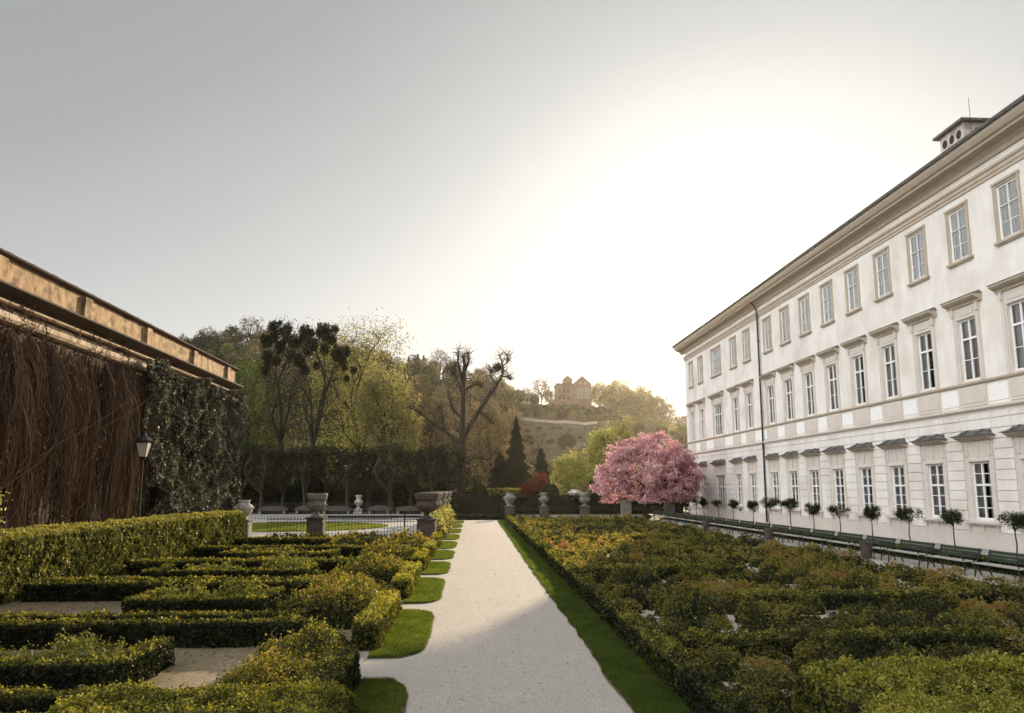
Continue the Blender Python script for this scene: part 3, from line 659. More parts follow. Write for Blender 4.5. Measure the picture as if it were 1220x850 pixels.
# chimney
chim = M(); ca, cb = 26.0, 27.6
yn, yf = atX(1161, ca) , 0
dq = ray(1147, 147); yn = dq.y * ca / dq.x; zt = CAMZ + dq.z * ca / dq.x + .22; dq = ray(1120, 170); yf = dq.y * ca / dq.x
chim.box(ca, cb, yn, yf, 19.4, zt - .15)
cho = part(chim, 'chimney', 'stone_pale'); 
m = M(); m.box(ca - .25, cb + .25, yn - .25, yf + .25, zt - .15, zt - .02); m.box(ca - .05, cb + .05, yn - .05, yf + .05, zt - 1.28, zt - 1.18)
m.build('chimney_cap', MT['roofmetal'], loc=(ca, yn, zt)).parent = cho; bpy.data.objects['chimney_cap'].location = Vector((ca, yn, zt)) - Vector((OX, OY, 0))
def disc(c, r, ax, rz=1.25):
    m = M(); n = 14
    V = [(c[0], c[1] + r * cos(2 * pi * i / n), c[2] + rz * r * sin(2 * pi * i / n)) if ax == 'x' else (c[0] + r * cos(2 * pi * i / n), c[1], c[2] + rz * r * sin(2 * pi * i / n)) for i in range(n)]
    m.tri(V + [c], [(i, (i + 1) % n, n) for i in range(n)])
    o = m.build('smoke_opening', MT['dark'], loc=(ca, yn, zt)); o.parent = cho; o.location = Vector((ca, yn, zt)) - Vector((OX, OY, 0))
for i in range(3): disc((ca - .006, yn + (yf - yn) * (.2 + .3 * i), zt - .68), .20, 'x')
disc((ca + .8, yn - .006, zt - .68), .22, 'y')
m = M(); m.path([(ca + .2, yn - .3, 19.6), (ca + .2, yn - .3, zt + 1.1)], .022, .012, 5)
part(m, 'lightning_rod', 'iron')
# ------------------------------------------------------------------ building on the left
XL = -14.3; YLf = atX(272, XL) ; YL0 = 3.0
lb = thing('garden_hall', 'long vine-covered building with a weathered tan parapet at left', 'building', (XL, (YL0 + YLf) / 2, 0)); LO = (XL, (YL0 + YLf) / 2, 0)
m = M(); m.box(XL - 10, XL, YL0, YLf, 0, 8.0); m.box(XL - 10, XL - .02, YL0, YLf, 8.0, 9.7); part(m, 'wall', 'darkwall', lb, LO)
m = M(); m.prof([(XL - .01, 7.75), (XL + .18, 7.80), (XL + .24, 7.90), (XL + .24, 8.06), (XL - .01, 8.12)], YL0, YLf + .2); part(m, 'lower_ledge', 'ledge', lb, LO)
m = M(); m.prof([(XL - .01, 8.36), (XL + .16, 8.38), (XL + .18, 8.44), (XL - .01, 8.46)], YL0, YLf + .2); part(m, 'upper_ledge', 'ledge', lb, LO)
m = M(); m.prof([(XL - .01, 8.66), (XL + .30, 8.72), (XL + .46, 8.78), (XL + .46, 8.84), (XL - .01, 8.86)], YL0, YLf + .35); part(m, 'cornice', 'tile', lb, LO)
m = M(); m.box(XL - .35, XL + .03, YL0, YLf, 8.86, 9.74); 
part(m, 'parapet', 'orange', lb, LO)
pil = [atX(p, XL) for p in (82, 161, 220, 262)]; dl = 4.6
pys = [pil[0] - dl * 1, pil[0] - dl * 2.0, pil[0]] + pil[1:]
for y in pys:
    m = M(); m.box(XL + .02, XL + .16, y - .22, y + .22, 8.87, 9.70); part(m, 'pilaster', 'orange', lb, LO)
m = M(); m.prof([(XL - .45, 9.74), (XL + .10, 9.74), (XL + .22, 9.80), (XL + .24, 9.86), (XL - .45, 9.90)], YL0, YLf + .25)
for y in np.arange(YL0 + .5, YLf, 1.15): m.box(XL - .2, XL + .10, y, y + .28, 9.86, 9.94)
part(m, 'coping', 'tile', lb, LO)
# dead hanging creeper
ysplit = atX(150, XL); m = M()
def clump(yc, xd, ztop, zbot, n, w, v):
    """a hanging bundle of leafless stems"""
    K = 12; Y = yc + rng.normal(0, w, n); z = np.clip(ztop + rng.uniform(-.35, .15, n) - np.abs(rng.normal(0, .12, n)) * (ztop - zbot), zbot + .3, None); zb = zbot + rng.uniform(0, 1, n) ** 2 * (ztop - zbot) * .5
    L = np.maximum(z - zb, .3); x = XL + .05 + xd * rng.uniform(.3, 1, n); drift = rng.normal(0, .045); fl = rng.normal(0, .035, n)
    ph = rng.uniform(0, 6); prev = np.stack([x * 0 + XL + .1, Y, z], 1); var = np.clip(v + rng.normal(0, .22, n), 0, 1); r = rng.uniform(.006, .017, n)
    for j in range(K):
        t = (j + 1) / K; zz = z - L * t; env = np.sin(min(1, t * 2.2) * pi / 2) * (1 - .35 * t)
        cur = np.stack([XL + .1 + (x - XL - .1) * env + rng.normal(0, .03, n), Y + (drift + fl) * L * t + .05 * np.sin(ph + zz * 1.6) + rng.normal(0, .028, n), zz], 1)
        m.tubes(prev, cur, r, r * .9, 3, var=var); prev = cur
yy = YL0 + .4
while yy < ysplit + .4:
    k_ = vnoise(np.array([yy * 1.1]), np.array([0.]), 81)[0]
    for _ in range(1):
        top_ = 7.72 if rng.uniform() < .7 else rng.uniform(4.5, 7.4); bot = rng.uniform(.2, 3.5) if rng.uniform() < .7 else rng.uniform(3, 5)
        if bot < top_ - 1: clump(yy + rng.normal(0, .15), rng.uniform(.12, .95), top_, bot, int(rng.uniform(18, 46)), rng.uniform(.05, .17), rng.uniform(.15, .75))
    if rng.uniform() < .45: clump(yy, .3, rng.uniform(8.3, 8.7), rng.uniform(7.0, 8.0), int(rng.uniform(2, 9)), .12, .5)
    yy += rng.uniform(.10, .30)
for _ in range(70):                       # woody stems that wander and cross
    p = np.array([XL + rng.uniform(.2, .8), rng.uniform(YL0 + 1, ysplit), rng.uniform(.2, 4)]); pts = [p]; d = np.array([0, rng.normal(0, .7), 1.])
    for j in range(12):
        d = d + np.array([rng.normal(0, .12), rng.normal(0, .16), 0]); d[2] = 1; p = p + d * rng.uniform(.2, .4); p[0] = np.clip(p[0], XL + .12, XL + .95)
        if p[2] > 7.5: break
        pts.append(p)
    if len(pts) > 3: m.path(pts, .020, .008, 4)
n = 50000; Y = rng.uniform(YL0 + .5, ysplit + .2, n); Z = rng.uniform(.2, 7.6, n); cl = vnoise(Y * 2.2, Z * .5, 83); ok = rng.uniform(0, 1, n) < cl * 1.3 - .2; Y, Z, cl = Y[ok], Z[ok], cl[ok]
m.leaves(np.stack([XL + .1 + .8 * rng.uniform(0, 1, len(Y)) * cl, Y, Z], 1), .06, nrm=np.array([[.5, 0, 0]]), asp=.13, up=np.array([[0, 0, 1.2]]), var=.1 + .6 * cl)
tag(m.build('dead_creeper', [leafmat('dry_stems', [(.022, .012, .007), (.075, .040, .021), (.155, .088, .048), (.33, .22, .135)], .05, .02)], loc=(XL, 16, 0)), 'dense brown leafless creeper hanging down the left building', 'creeper')
# ivy
m = M(); n = 90000
Y = rng.uniform(ysplit - .6, YLf + .15, n); Z = rng.uniform(0, 8.4, n)
edge = ysplit + .5 + 1.3 * (fbm(Z * .6, Z * 0, 91) - .5) * 2 - np.clip(Z - 6.5, 0, 3) * .5 + np.clip(5 - Z, 0, 5) * .25
topl = 8.2 + .7 * (fbm(Y * .8, Y * 0, 93) - .5); ok = (Y > edge) & (Z < topl); Y, Z = Y[ok], Z[ok]
dep = .18 + 1.0 * fbm(Y * .9, Z * .7, 95) ** 1.3 + .25 * vnoise(Y * 3, Z * 3, 96)
Xx = XL + dep * rng.uniform(.72, 1.02, len(Y))
m.leaves(np.stack([Xx, Y, Z], 1), .058, nrm=np.array([[.7, -.1, .35]]), spread=.75, asp=.75, var=.15 + .75 * vnoise(Y * 1.6, Z * 1.6, 97) + rng.normal(0, .30, len(Y)), mi=0)
# end return of the ivy round the corner
n = 12000; Xe = rng.uniform(XL - 5, XL + .4, n); Z = rng.uniform(0, 8, n); De = YLf + .1 + .5 * vnoise(Xe, Z, 98)
m.leaves(np.stack([Xe, De, Z], 1), .085, nrm=np.array([[0, .7, .3]]), asp=.75, var=.5)
tag(m.build('ivy', [MT['ivy']], loc=(XL, 34, 0)), 'glossy dark ivy covering the far end of the left building', 'ivy')
# lamp
lx = TH - 1.9; ly = atX(168, lx); lz = atY(168, 545, ly)[1]
lp = thing('street_lamp', 'old lantern on a slim post in front of the ivy', 'lamp', (lx, ly, 0))
m = M(); m.lathe([(.11, 0), (.11, .5), (.05, .6), (.03, 2.5), (.026, lz - .12), (.09, lz - .06), (.05, lz)], (0, 0, 0), 10); m.build('post', MT['iron'], lp, world=False)
m = M(); m.lathe([(.15, lz + .02), (.29, lz + .56)], (0, 0, 0), 4); m.build('lantern', MT['glasslamp'], lp, world=False)
m = M()
for i in range(4):
    a = pi / 4 + i * pi / 2; m.path([(.175 * cos(a), .175 * sin(a), lz), (.335 * cos(a), .335 * sin(a), lz + .62)], .014, k=4)
m.lathe([(.36, lz + .62), (.37, lz + .66), (.20, lz + .80), (.10, lz + .86), (.05, lz + .98), (.0, lz + 1.04)], (0, 0, 0), 8); m.lathe([(.16, lz - .02), (.19, lz + .02)], (0, 0, 0), 8)
m.build('lantern_frame', MT['iron'], lp, world=False)
# leafy branch at the left edge of the picture
# ------------------------------------------------------------------ pedestals, urns
def pedestal(label, x, y, w, h, mat='stone_dark', group='stone pedestals of the garden'):
    m = M(); a = w / 2
    m.box(-a - .05, a + .05, -a - .05, a + .05, 0, .14); m.box(-a + .03, a - .03, -a + .03, a - .03, .14, h - .14)
    for sx in (-1, 1):
        m.box(sx * (a - .03), sx * (a - .005), -a + .12, a - .12, .24, h - .26); m.box(-a + .12, a - .12, sx * (a - .03), sx * (a - .005), .24, h - .26)
    m.box(-a, a, -a, a, h - .14, h - .07); m.box(-a - .06, a + .06, -a - .06, a + .06, h - .07, h)
    o = m.build('pedestal', MT[mat], loc=(x, y, 0), world=False); return tag(o, label, 'pedestal', group)
def urn(label, x, y, z, H, W, kind, mat='stone', group='stone urns of the garden', plant=None):
    r = W / 2
    if kind == 'bowl': P = [(.55, 0), (.55, .05), (.42, .08), (.22, .13), (.20, .20), (.32, .24), (.72, .32), (.86, .45), (.84, .62), (.80, .72), (.92, .74), (.90, .80), (1.0, .93), (.98, 1.0), (.80, .98), (.70, .90), (.01, .88)]
    elif kind == 'vase': P = [(.50, 0), (.50, .06), (.26, .10), (.22, .18), (.40, .24), (.74, .36), (.80, .50), (.66, .66), (.48, .74), (.46, .80), (.72, .88), (.78, .95), (.60, 1.0), (.45, .95), (.01, .9)]
    else: P = [(.50, 0), (.52, .08), (.40, .10), (.62, .22), (.88, .40), (1.0, .58), (.96, .70), (.70, .78), (.58, .84), (.62, .92), (.70, 1.0), (.5, 1.0), (.42, .92), (.01, .9)]
    m = M(); m.lathe([(a * r, b * H) for a, b in P], (0, 0, 0), 24, caps=False)
    n = 12                                              # carved swags and knobs round the body
    for i in range(n):
        a = 2 * pi * i / n; zz = H * (.5 if kind != 'pot' else .58); rr = r * (.86 if kind == 'bowl' else .80 if kind == 'vase' else 1.0)
        m.lathe([(.0, -.07 * H), (.06 * W, -.03 * H), (.07 * W, .03 * H), (0, .08 * H)], (rr * cos(a), rr * sin(a), zz), 6, caps=False)
    o = m.build('urn', MT[mat], loc=(x, y, z), world=False, smooth=False); tag(o, label, 'urn', group)
    for p in o.data.polygons: p.use_smooth = True
    if plant:
        m = M(); n = 900; a = rng.uniform(0, 2 * pi, n); rr = np.sqrt(rng.uniform(0, 1, n)) * r * .95
        m.leaves(np.stack([rr * np.cos(a), rr * np.sin(a), H * .93 + rng.uniform(0, plant, n) * (1.1 - rr / r)], 1), .045, var=.3)
        pl = m.build('urn_planting', MT['dkgreen'], world=False); pl.parent = o
    return o
x, y = gnd(376, 645); y1 = y
pedestal('dark stone pedestal standing in the iron fence', x, y, .86, 1.28); urn('pale bowl-shaped urn with moss rim on the pedestal in the iron fence', x, y, 1.28, 1.25, 1.12, 'bowl', 'stone', plant=.12)
FX, FY = gnd(508, 645)
for i in range(6):
    yy = FY + i * 4.1
    pedestal('dark stone pedestal in the row left of the path, %s from the viewer' % ORD[i], FX, yy, .98, 1.2)
    urn('broad weathered urn in the row left of the path, %s from the viewer' % ORD[i], FX, yy, 1.2, 1.35, 1.35, 'bowl', 'stone_dark' if i % 2 == 0 else 'stone', plant=.10)
farspec = [(607, 'pot', 'nearest the path'), (648, 'vase', 'second right of the path'), (697, 'bowl', 'third right of the path')]
for px, kd, w in farspec:
    x, y = gnd(px, 618)
    pedestal('narrow stone pedestal at the far end of the rose bed, ' + w, x, y, .85, 1.15); urn('stone urn before the far dark hedge, ' + w, x, y, 1.15, 1.25, 1.05, kd, 'stone')
x, y = gnd(746, 618); pedestal('bare stone pedestal left of the cherry tree trunk', x, y, .9, 1.7, 'stone')
x, y = gnd(1062 / 1220 * 746 + 148, 618)
x, y = gnd(798, 617); pedestal('bare stone pedestal between the cherry tree and the palace', x, y, .9, 1.6, 'stone')
x, y = gnd(427, 612); pedestal('low pale pedestal at the back of the gravel plaza', x, y - .0, .9, .5, 'stone_pale'); urn('slender white vase at the back of the gravel plaza', x, y, .5, 1.55, 1.05, 'vase', 'stone_pale')
x, _ = atY(290, 612, 37.8); pedestal('stone pedestal under the round vase at the end of the tall hedge', x, 37.8, .8, 1.15, 'stone'); urn('round pinkish vase beside the end of the tall hedge', x, 37.8, 1.15, 1.02, .98, 'pot', 'stone_pale')
x, y = atY(685, 585, 80)[0], 80; pedestal('tall pale block rising behind the far hedge', x, y, 1.3, 1.7, 'stone_pale'); urn('pale sculpted vase above the far hedge', x, y, 1.7, 1.0, 1.6, 'pot', 'stone_pale')
# stone benches at the back of the plaza
def stone_bench(label, x, y, w=3.2, h=.85):
    t = thing('stone_bench', label, 'bench', (x, y, 0), 0, 'stone benches at the back of the plaza')
    m = M(); m.box(-w / 2, w / 2, -.28, .28, .38, .48); m.build('seat', MT['stone_dark'], t, world=False)
    m = M(); V = []; n = 16
    for s_ in (.28, .40):
        for i in range(n + 1):
            u = i / n; V.append((-w / 2 + w * u, s_, .48 + (h - .48) * (.35 + .65 * sin(pi * u) ** .6)))
        for i in range(n + 1): V.append((-w / 2 + w * i / n, s_, .0))
    q = n + 1; F = []
    for i in range(n): F += [(i, i + q, i + 1 + q, i + 1), (i + 2 * q, i + 1 + 2 * q, i + 1 + 3 * q, i + 3 * q), (i, i + 1, i + 1 + 2 * q, i + 2 * q)]
    F += [(0, 2 * q, 3 * q, q), (n, n + q, n + 3 * q, n + 2 * q)]
    m.add(V, F); m.build('backrest', MT['stone_dark'], t, world=False)
    for sx in (-1, 1):
        m = M(); m.box(sx * (w / 2 - .45), sx * (w / 2 - .2), -.22, .26, 0, .38); m.build('leg', MT['stone'], t, world=False)
for i, px in enumerate((329, 366, 404, 452, 490)):
    x, y = gnd(px, 612.5); stone_bench('carved stone bench at the back of the gravel plaza, %s from the left' % ORD[i], x, y - 1.5 + (i % 2), 2.6 if i % 2 else 3.2, .9)
# ------------------------------------------------------------------ iron fences
def fence(label, xa, xb, y, h, post_at=()):
    t = thing('iron_fence', label, 'fence', ((xa + xb) / 2, y, 0)); c = (xa + xb) / 2
    for z in (.12, h - .22, h - .08):
        m = M(); m.box(xa - c, xb - c, -.014, .014, z, z + .03); m.build('rail', MT['iron'], t, world=False)
    n = int((xb - xa) / .17); bar = M(); bar.path([(0, 0, 0), (0, 0, h)], .011, k=4); bar.lathe([(.0, h), (.024, h + .03), (0, h + .11)], (0, 0, 0), 5, caps=False); me = bar.mesh('picket', [MT['iron']])
    hoop = M(); a = np.linspace(0, pi, 7); hoop.path([(.085 * cos(q), 0, .15 + .28 * sin(q)) for q in a], .009, k=4); mh = hoop.mesh('hoop', [MT['iron']])
    n = min(n, 48)
    for i in range(n + 1):
        xx = xa + (xb - xa) * i / n - c; wobj('picket', me, (xx, 0, 0), t)
        if i < n: wobj('hoop', mh, (xx + (xb - xa) / n / 2, 0, 0), t)
    for xx in post_at:
        m = M(); m.box(-.03, .03, -.03, .03, 0, h + .25); o = m.build('post', MT['iron'], t, world=False); o.location = (xx - c, 0, 0)
px0, _ = gnd(376, 645)
fence('black iron fence from the tall hedge to the dark pedestal', -11.0, px0 - .5, y1, 1.22)
fence('black iron fence between the two dark pedestals', px0 + .5, FX - .55, y1, 1.22, (FX - 1.2,))
fence('longer black iron fence across the back of the plaza', -20, atY(467, 610, 62)[0], 62, 1.5, (atY(467, 610, 62)[0],))
fence('thin iron fence behind the rose bed', 2.6, 22.5, 65.6, 1.0)
# ------------------------------------------------------------------ benches and bins
def bench_proto():
    t = thing('garden_bench', '', 'bench', (0, 0, 0)); L = 1.95
    m = M()
    for i in range(4): m.box(-.42 + i * .115, -.42 + i * .115 + .09, -L / 2, L / 2, .44 + .006 * i * 0, .465)
    kid(t, m.build('seat', MT['seat'], world=False))
    m = M()
    for i in range(3):
        z = .54 + i * .105; xx = .10 + i * .035; m.add([(xx, -L / 2, z), (xx + .03, -L / 2, z), (xx + .055, -L / 2, z + .09), (xx + .025, -L / 2, z + .09), (xx, L / 2, z), (xx + .03, L / 2, z), (xx + .055, L / 2, z + .09), (xx + .025, L / 2, z + .09)], [(0, 1, 2, 3), (4, 7, 6, 5), (0, 4, 5, 1), (1, 5, 6, 2), (2, 6, 7, 3), (3, 7, 4, 0)])
    kid(t, m.build('backrest', MT['slat'], world=False))
    m = M(); r = .024
    m.path([(-.40, 0, 0), (-.36, 0, .22), (-.42, 0, .43), (.08, 0, .43)], r, k=6); m.path([(.20, 0, 0), (.10, 0, .25), (.07, 0, .45), (.12, 0, .65), (.20, 0, .86)], r, k=6)
    a = np.linspace(-.4, pi * 1.3, 12); m.path([(-.36 + .09 * cos(q), 0, .62 + .09 * sin(q)) for q in a], .02, k=5); m.path([(-.38, 0, .44), (-.40, 0, .56)], .02, k=5); m.path([(-.33, 0, .71), (-.12, 0, .69), (.12, 0, .66)], .022, k=6)
    m.path([(-.37, 0, .18), (-.1, 0, .26), (.12, 0, .2)], .015, k=5)
    me = m.mesh('end_frame', [MT['iron']])
    for sy in (-1, 1): kid(t, wobj('end_frame', me, (0, sy * (L / 2 - .07), 0), t))
    return t
bx = 16.25
def yb(px): return atX(px, bx)
bp = bench_proto(); bins = [atX(p, 15.75) for p in (1028, 914, 840)]
starts = []; y = yb(1222) - 7 * 2.22
i = 0; first = True; names = []
ylist = []
yv = yb(1220) - 2.3 * 4
while yv < 61:
    c = yv + 1.0
    ylist.append(c); yv += 2.28
vis = [c for c in ylist]
cnt = 0
for c in vis:
    inview = c > yb(1225) - 1.2
    lab = ('green slatted iron bench, %s in the row beside the palace from the right edge' % ORD[min(cnt, 28)]) if inview else 'green slatted iron bench of the row, out of the picture on the near side'
    if inview: cnt += 1
    if first: bp.location = (bx, c, 0); bp['label'] = lab; bp['group'] = 'benches in a row beside the palace'; first = False
    else: copy_tree(bp, loc=(bx, c, 0), label=lab)
def bin_(label, y):
    t = thing('waste_bin', label, 'bin', (15.72, y, 0), 0, 'waste bins by the benches')
    m = M(); m.lathe([(.19, .05), (.235, .62), (.25, .64), (.25, .68), (.22, .68), (.2, .4), (.01, .38)], (0, 0, 0), 18, caps=False)
    for i in range(18): a = 2 * pi * i / 18; m.path([(.192 * cos(a), .192 * sin(a), .06), (.238 * cos(a), .238 * sin(a), .62)], .008, k=4)
    m.build('basket', MT['bin'], t, world=False, smooth=False)
    m = M(); m.path([(.3, 0, 0), (.3, 0, .82)], .02, k=6); m.path([(.3, 0, .6), (.2, 0, .6)], .015, k=5); m.build('post', MT['iron'], t, world=False)
for y, w in zip(bins, ('nearest the viewer', 'below the downpipe', 'farthest, near the palace corner')): bin_('brown basket waste bin in front of the benches, ' + w, y)
# ------------------------------------------------------------------ trees
def ell(n, c, r, shell=.35, seed=None):
    """points in an ellipsoid, denser toward its outside"""
    v = rng.normal(size=(n, 3)); v /= np.linalg.norm(v, axis=1, keepdims=True)
    q = rng.uniform(shell, 1, n) ** .6
    lump = .78 + .45 * fbm(v[:, 0] * 1.7 + c[0], v[:, 1] * 1.7, 7, v[:, 2] * 1.7 + c[2])
    return np.array(c) + v * (q * lump)[:, None] * np.array(r)
def branch_out(pts, start, sdir, rtip, first=.45, pw=.46, wob=.10, bend=.0, ratio=(.40, .6)):
    """connects every point of the crown to the start by ever finer limbs"""
    P0, P1, A, B, T = [], [], [], [], []
    def rad(n): return rtip * n ** pw
    def limb(a, b, ra, rb, d):
        a, b = np.array(a), np.array(b); L = np.linalg.norm(b - a); k = 4 if L > 1.2 else 2
        mid = a + (b - a) * .5 + d * L * .15 + rng.normal(0, wob * L * .35, 3)
        pr = a
        for i in range(1, k + 1):
            t = i / k; p = (1 - t) ** 2 * a + 2 * t * (1 - t) * mid + t * t * b
            P0.append(pr); P1.append(p); A.append(ra + (rb - ra) * (i - 1) / k); B.append(ra + (rb - ra) * t); pr = p
        v = b - mid; return v / (np.linalg.norm(v) + 1e-9)
    def rec(ps, s, d, depth):
        n = len(ps)
        if n <= 2 or depth > 11:
            for p in ps: limb(s, p, rad(1) * 1.3, rad(1) * .5, d); T.append(p)
            return
        k = 2 if n < 12 else int(rng.integers(2, 4))
        if depth == 0 and n > 60: k = 4
        cs = ps[rng.choice(n, k, replace=False)]
        for _ in range(3):
            lab = np.argmin(((ps[:, None] - cs[None]) ** 2).sum(2), 1)
            cs = np.array([ps[lab == j].mean(0) if (lab == j).any() else cs[j] for j in range(k)])
        for j in range(k):
            sub = ps[lab == j]
            if len(sub) == 0: continue
            f = rng.uniform(*ratio); tgt = s + (sub.mean(0) - s) * f + rng.normal(0, wob, 3) * np.linalg.norm(sub.mean(0) - s) * .5
            tgt[2] += bend * np.linalg.norm(tgt - s)
            r0 = rad(len(sub)); nd = limb(s, tgt, r0 * 1.05, r0 * .85, d); rec(sub, tgt, nd, depth + 1)
    rec(np.asarray(pts, float), np.array(start, float), np.array(sdir, float), 0)
    return np.array(P0), np.array(P1), np.array(A), np.array(B), np.array(T)
def tree_meshes(H, crown, trunk_h, ntips, rtip, nleaf, lsz, sig, leafm, bark='bark', trunk_r=None, lean=(0, 0), bend=.05, wob=.10, droop=0, asp=.6, pw=.46, bright=.5, extra=None):
    """crown: list of (weight, centre, radii). Returns trunk mesh and crown mesh (local coordinates)"""
    tot = sum(c[0] for c in crown)
    pts = np.concatenate([ell(max(3, int(ntips * w / tot)), c, r) for w, c, r in crown])
    pts = pts[pts[:, 2] > trunk_h * .75]
    s = (lean[0], lean[1], trunk_h)
    P0, P1, A, B, T = branch_out(pts, s, (0, 0, 1), rtip, bend=bend, wob=wob, pw=pw)
    tr = trunk_r or rtip * len(pts) ** pw * 1.05
    m = M(); big = A > rtip * 2.2
    m.tubes(P0[big], P1[big], A[big], B[big], 6)
    m.tubes(P0[~big], P1[~big], A[~big], B[~big], 3)
    tp = [np.array([0, 0, -.1]), np.array([lean[0] * .2, lean[1] * .2, trunk_h * .12]), np.array([lean[0] * .5 + .04, lean[1] * .5, trunk_h * .5]), np.array(s) * 1.0]
    rr = [tr * 1.7, tr * 1.15, tr, tr * .92]
    for i in range(3): m.tubes([tp[i]], [tp[i + 1]], [rr[i]], [rr[i + 1]], 10)
    trunk = m.mesh('trunk', [MT[bark]], smooth=True)
    cr = None
    if nleaf:
        m = M(); C = np.repeat(T, nleaf, 0); n = len(C)
        off = rng.normal(0, sig, (n, 3)); 
        
        if droop: off[:, 2] = off[:, 2] * .6 - np.abs(rng.normal(0, droop, n))
        C = C + off
        C = C[C[:, 2] > trunk_h * .82]; n = len(C)
        var = bright + .5 * (vnoise(C[:, 0] / H * 9, C[:, 1] / H * 9, 5, C[:, 2] / H * 9) - .5) + rng.normal(0, .1, n)
        m.leaves(C, lsz, var=var, asp=asp, up=np.array([[0, 0, -1.5]]) if droop else None)
        cr = m.mesh('crown', [MT[leafm]])
    return trunk, cr
def put_tree(name, label, meshes, x, y, z=0, rz=0, sc=1, group=None, cat='tree'):
    t = thing(name, label, cat, (x, y, z), rz, group); t.scale = (sc, sc, sc) if not hasattr(sc, '__len__') else sc
    for nm, me in zip(('trunk', 'crown'), meshes[:2]):
        if me is not None: wobj(nm, me, (0, 0, 0), t)
    return t
def spot(px, Y, py=None): return atY(px, HOR if py is None else py, Y)
def hh(py, Y): return atY(610, py, Y)[1]
# --- standards along the palace wall
st = [tree_meshes(1.75, [(1, (0, 0, 1.42), (a_, a_ * .9, b_)), (.5, (c_, 0, 1.5), (.28, .3, .2))], 1.0, 44, .006, n_, .028, .075, 'dkgreen', trunk_r=.026, wob=.25) for a_, b_, c_, n_ in ((.58, .26, .3, 70), (.50, .30, -.3, 55), (.62, .20, .25, 60), (.46, .33, .2, 80), (.60, .24, -.4, 45), (.53, .22, .35, 65))]
txs = [1204, 1132, 1080, 1036, 998, 967, 940, 915, 896, 872, 855, 838, 829]
for i, p in enumerate(txs):
    yy = atX(p, 22.1)
    t = put_tree('standard_tree', 'small round-headed standard tree against the palace wall, %s from the right edge' % ORD[i], st[(i * 5 + 2) % 6 if i % 3 else i % 6], 22.1, yy, 0, i * 1.3, (1.15 if i in (6, 7, 12) else 1) * 1.04, 'small standard trees along the palace wall')
for i, y in enumerate(np.arange(atX(1204, 22.1) - 3.4, 9, -3.4)):
    put_tree('standard_tree', 'small round-headed standard tree against the palace wall, nearer than the picture edge', st[i % 3], 22.1, y, 0, i * 2., 1.04, 'small standard trees along the palace wall')
# --- cherry
Yc = 64.5; xc = spot(766, Yc)[0]; top = hh(512, Yc)
ch = tree_meshes(top, [(2.4, (0, 0, top * .58), (4.6, 4.2, top * .36)), (1.0, (-3.4, 0, top * .42), (2.2, 2.6, 2.3)), (1.1, (3.6, .2, top * .42), (2.4, 2.8, 2.5)), (.8, (1.0, 0, top * .80), (2.6, 2.4, 1.8)), (.6, (-2.2, 0, top * .68), (2.0, 2.2, 1.7)), (.6, (3.4, 0, top * .66), (1.9, 2.2, 1.6)), (.5, (.3, -2.5, top * .38), (2.6, 1.8, 2.0))], 1.7, 760, .018, 58, .070, .19, 'pink', 'bark', .36, bend=.1, droop=.12, bright=.5, asp=.9)
put_tree('cherry_tree', 'wide pink blossoming cherry tree beside the palace corner', ch, xc + .3, Yc, 0, 0, (.93, .93, 1))
Y2 = 70.5; x2 = spot(822, Y2)[0]
c2 = tree_meshes(5.2, [(1, (0, 0, 3.9), (2.3, 2.0, 2.0))], 1.5, 220, .016, 90, .06, .24, 'pink', 'bark', .16, droop=.2, bright=.35, asp=.9)
put_tree('cherry_tree', 'smaller pink blossoming tree right against the palace corner', c2, 22.3 - 1.6, 68.5, 0, 1)
# --- pleached row behind the plaza
pl = [tree_meshes(7.4, [(1, (0, 0, 5.2), (2.0, 1.2, 2.1)), (.7, (0, 0, 6.3), (1.9, 1.1, .8))], 2.1, 230, .024, n, .10, .22, 'dkgreen', 'bark', .19, wob=.26, bright=.25) for n in (8, 12, 6)]
pxs_ = [262, 288, 312, 338, 363, 389, 414, 440, 465, 490, 515, 535]
for i, p in enumerate(pxs_):
    Yp = 78 + (i % 2) * 2.4
    put_tree('clipped_tree', 'dark flat-topped clipped tree in the row behind the plaza, %s from the left' % ORD[i], pl[i % 3], spot(p, Yp)[0], Yp, 0, i * 3.14, 1 + .04 * (i % 3), 'row of dark clipped trees behind the plaza')
# understorey behind the pleached row
def mass(name, label, x0, x1, y0, y1, hf, mat, n, s, bright=.4, kind='stuff', cat='shrubs', core=True, zg=None):
    m = M(); X = rng.uniform(x0, x1, n); Y = rng.uniform(y0, y1, n); Hh = hf(X, Y); Z0 = 0 if zg is None else zg(X, Y)
    Z = Z0 + Hh * np.sqrt(rng.uniform(0, 1, n)) + rng.normal(0, .1, n)
    m.leaves(np.stack([X, Y, Z], 1), s, var=bright + .7 * (vnoise(X * .5, Y * .5, 15, Z * .5) - .5), mi=0, asp=.7)
    return tag(m.build(name, [MT[mat]], loc=((x0 + x1) / 2, (y0 + y1) / 2, 0)), label, cat, kind=kind)
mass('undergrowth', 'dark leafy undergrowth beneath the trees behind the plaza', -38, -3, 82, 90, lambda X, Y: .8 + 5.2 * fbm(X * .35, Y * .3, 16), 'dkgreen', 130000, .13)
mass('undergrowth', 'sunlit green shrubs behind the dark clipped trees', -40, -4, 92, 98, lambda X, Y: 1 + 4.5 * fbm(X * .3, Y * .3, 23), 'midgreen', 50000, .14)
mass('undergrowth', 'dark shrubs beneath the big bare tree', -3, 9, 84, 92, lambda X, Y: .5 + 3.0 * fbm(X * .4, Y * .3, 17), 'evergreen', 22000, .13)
mass('undergrowth', 'dark shrubs below the cherry tree beside the palace', 14, 31, 80, 86, lambda X, Y: 1.5 + 3.5 * fbm(X * .3, Y * .3, 18), 'dkgreen', 30000, .13)
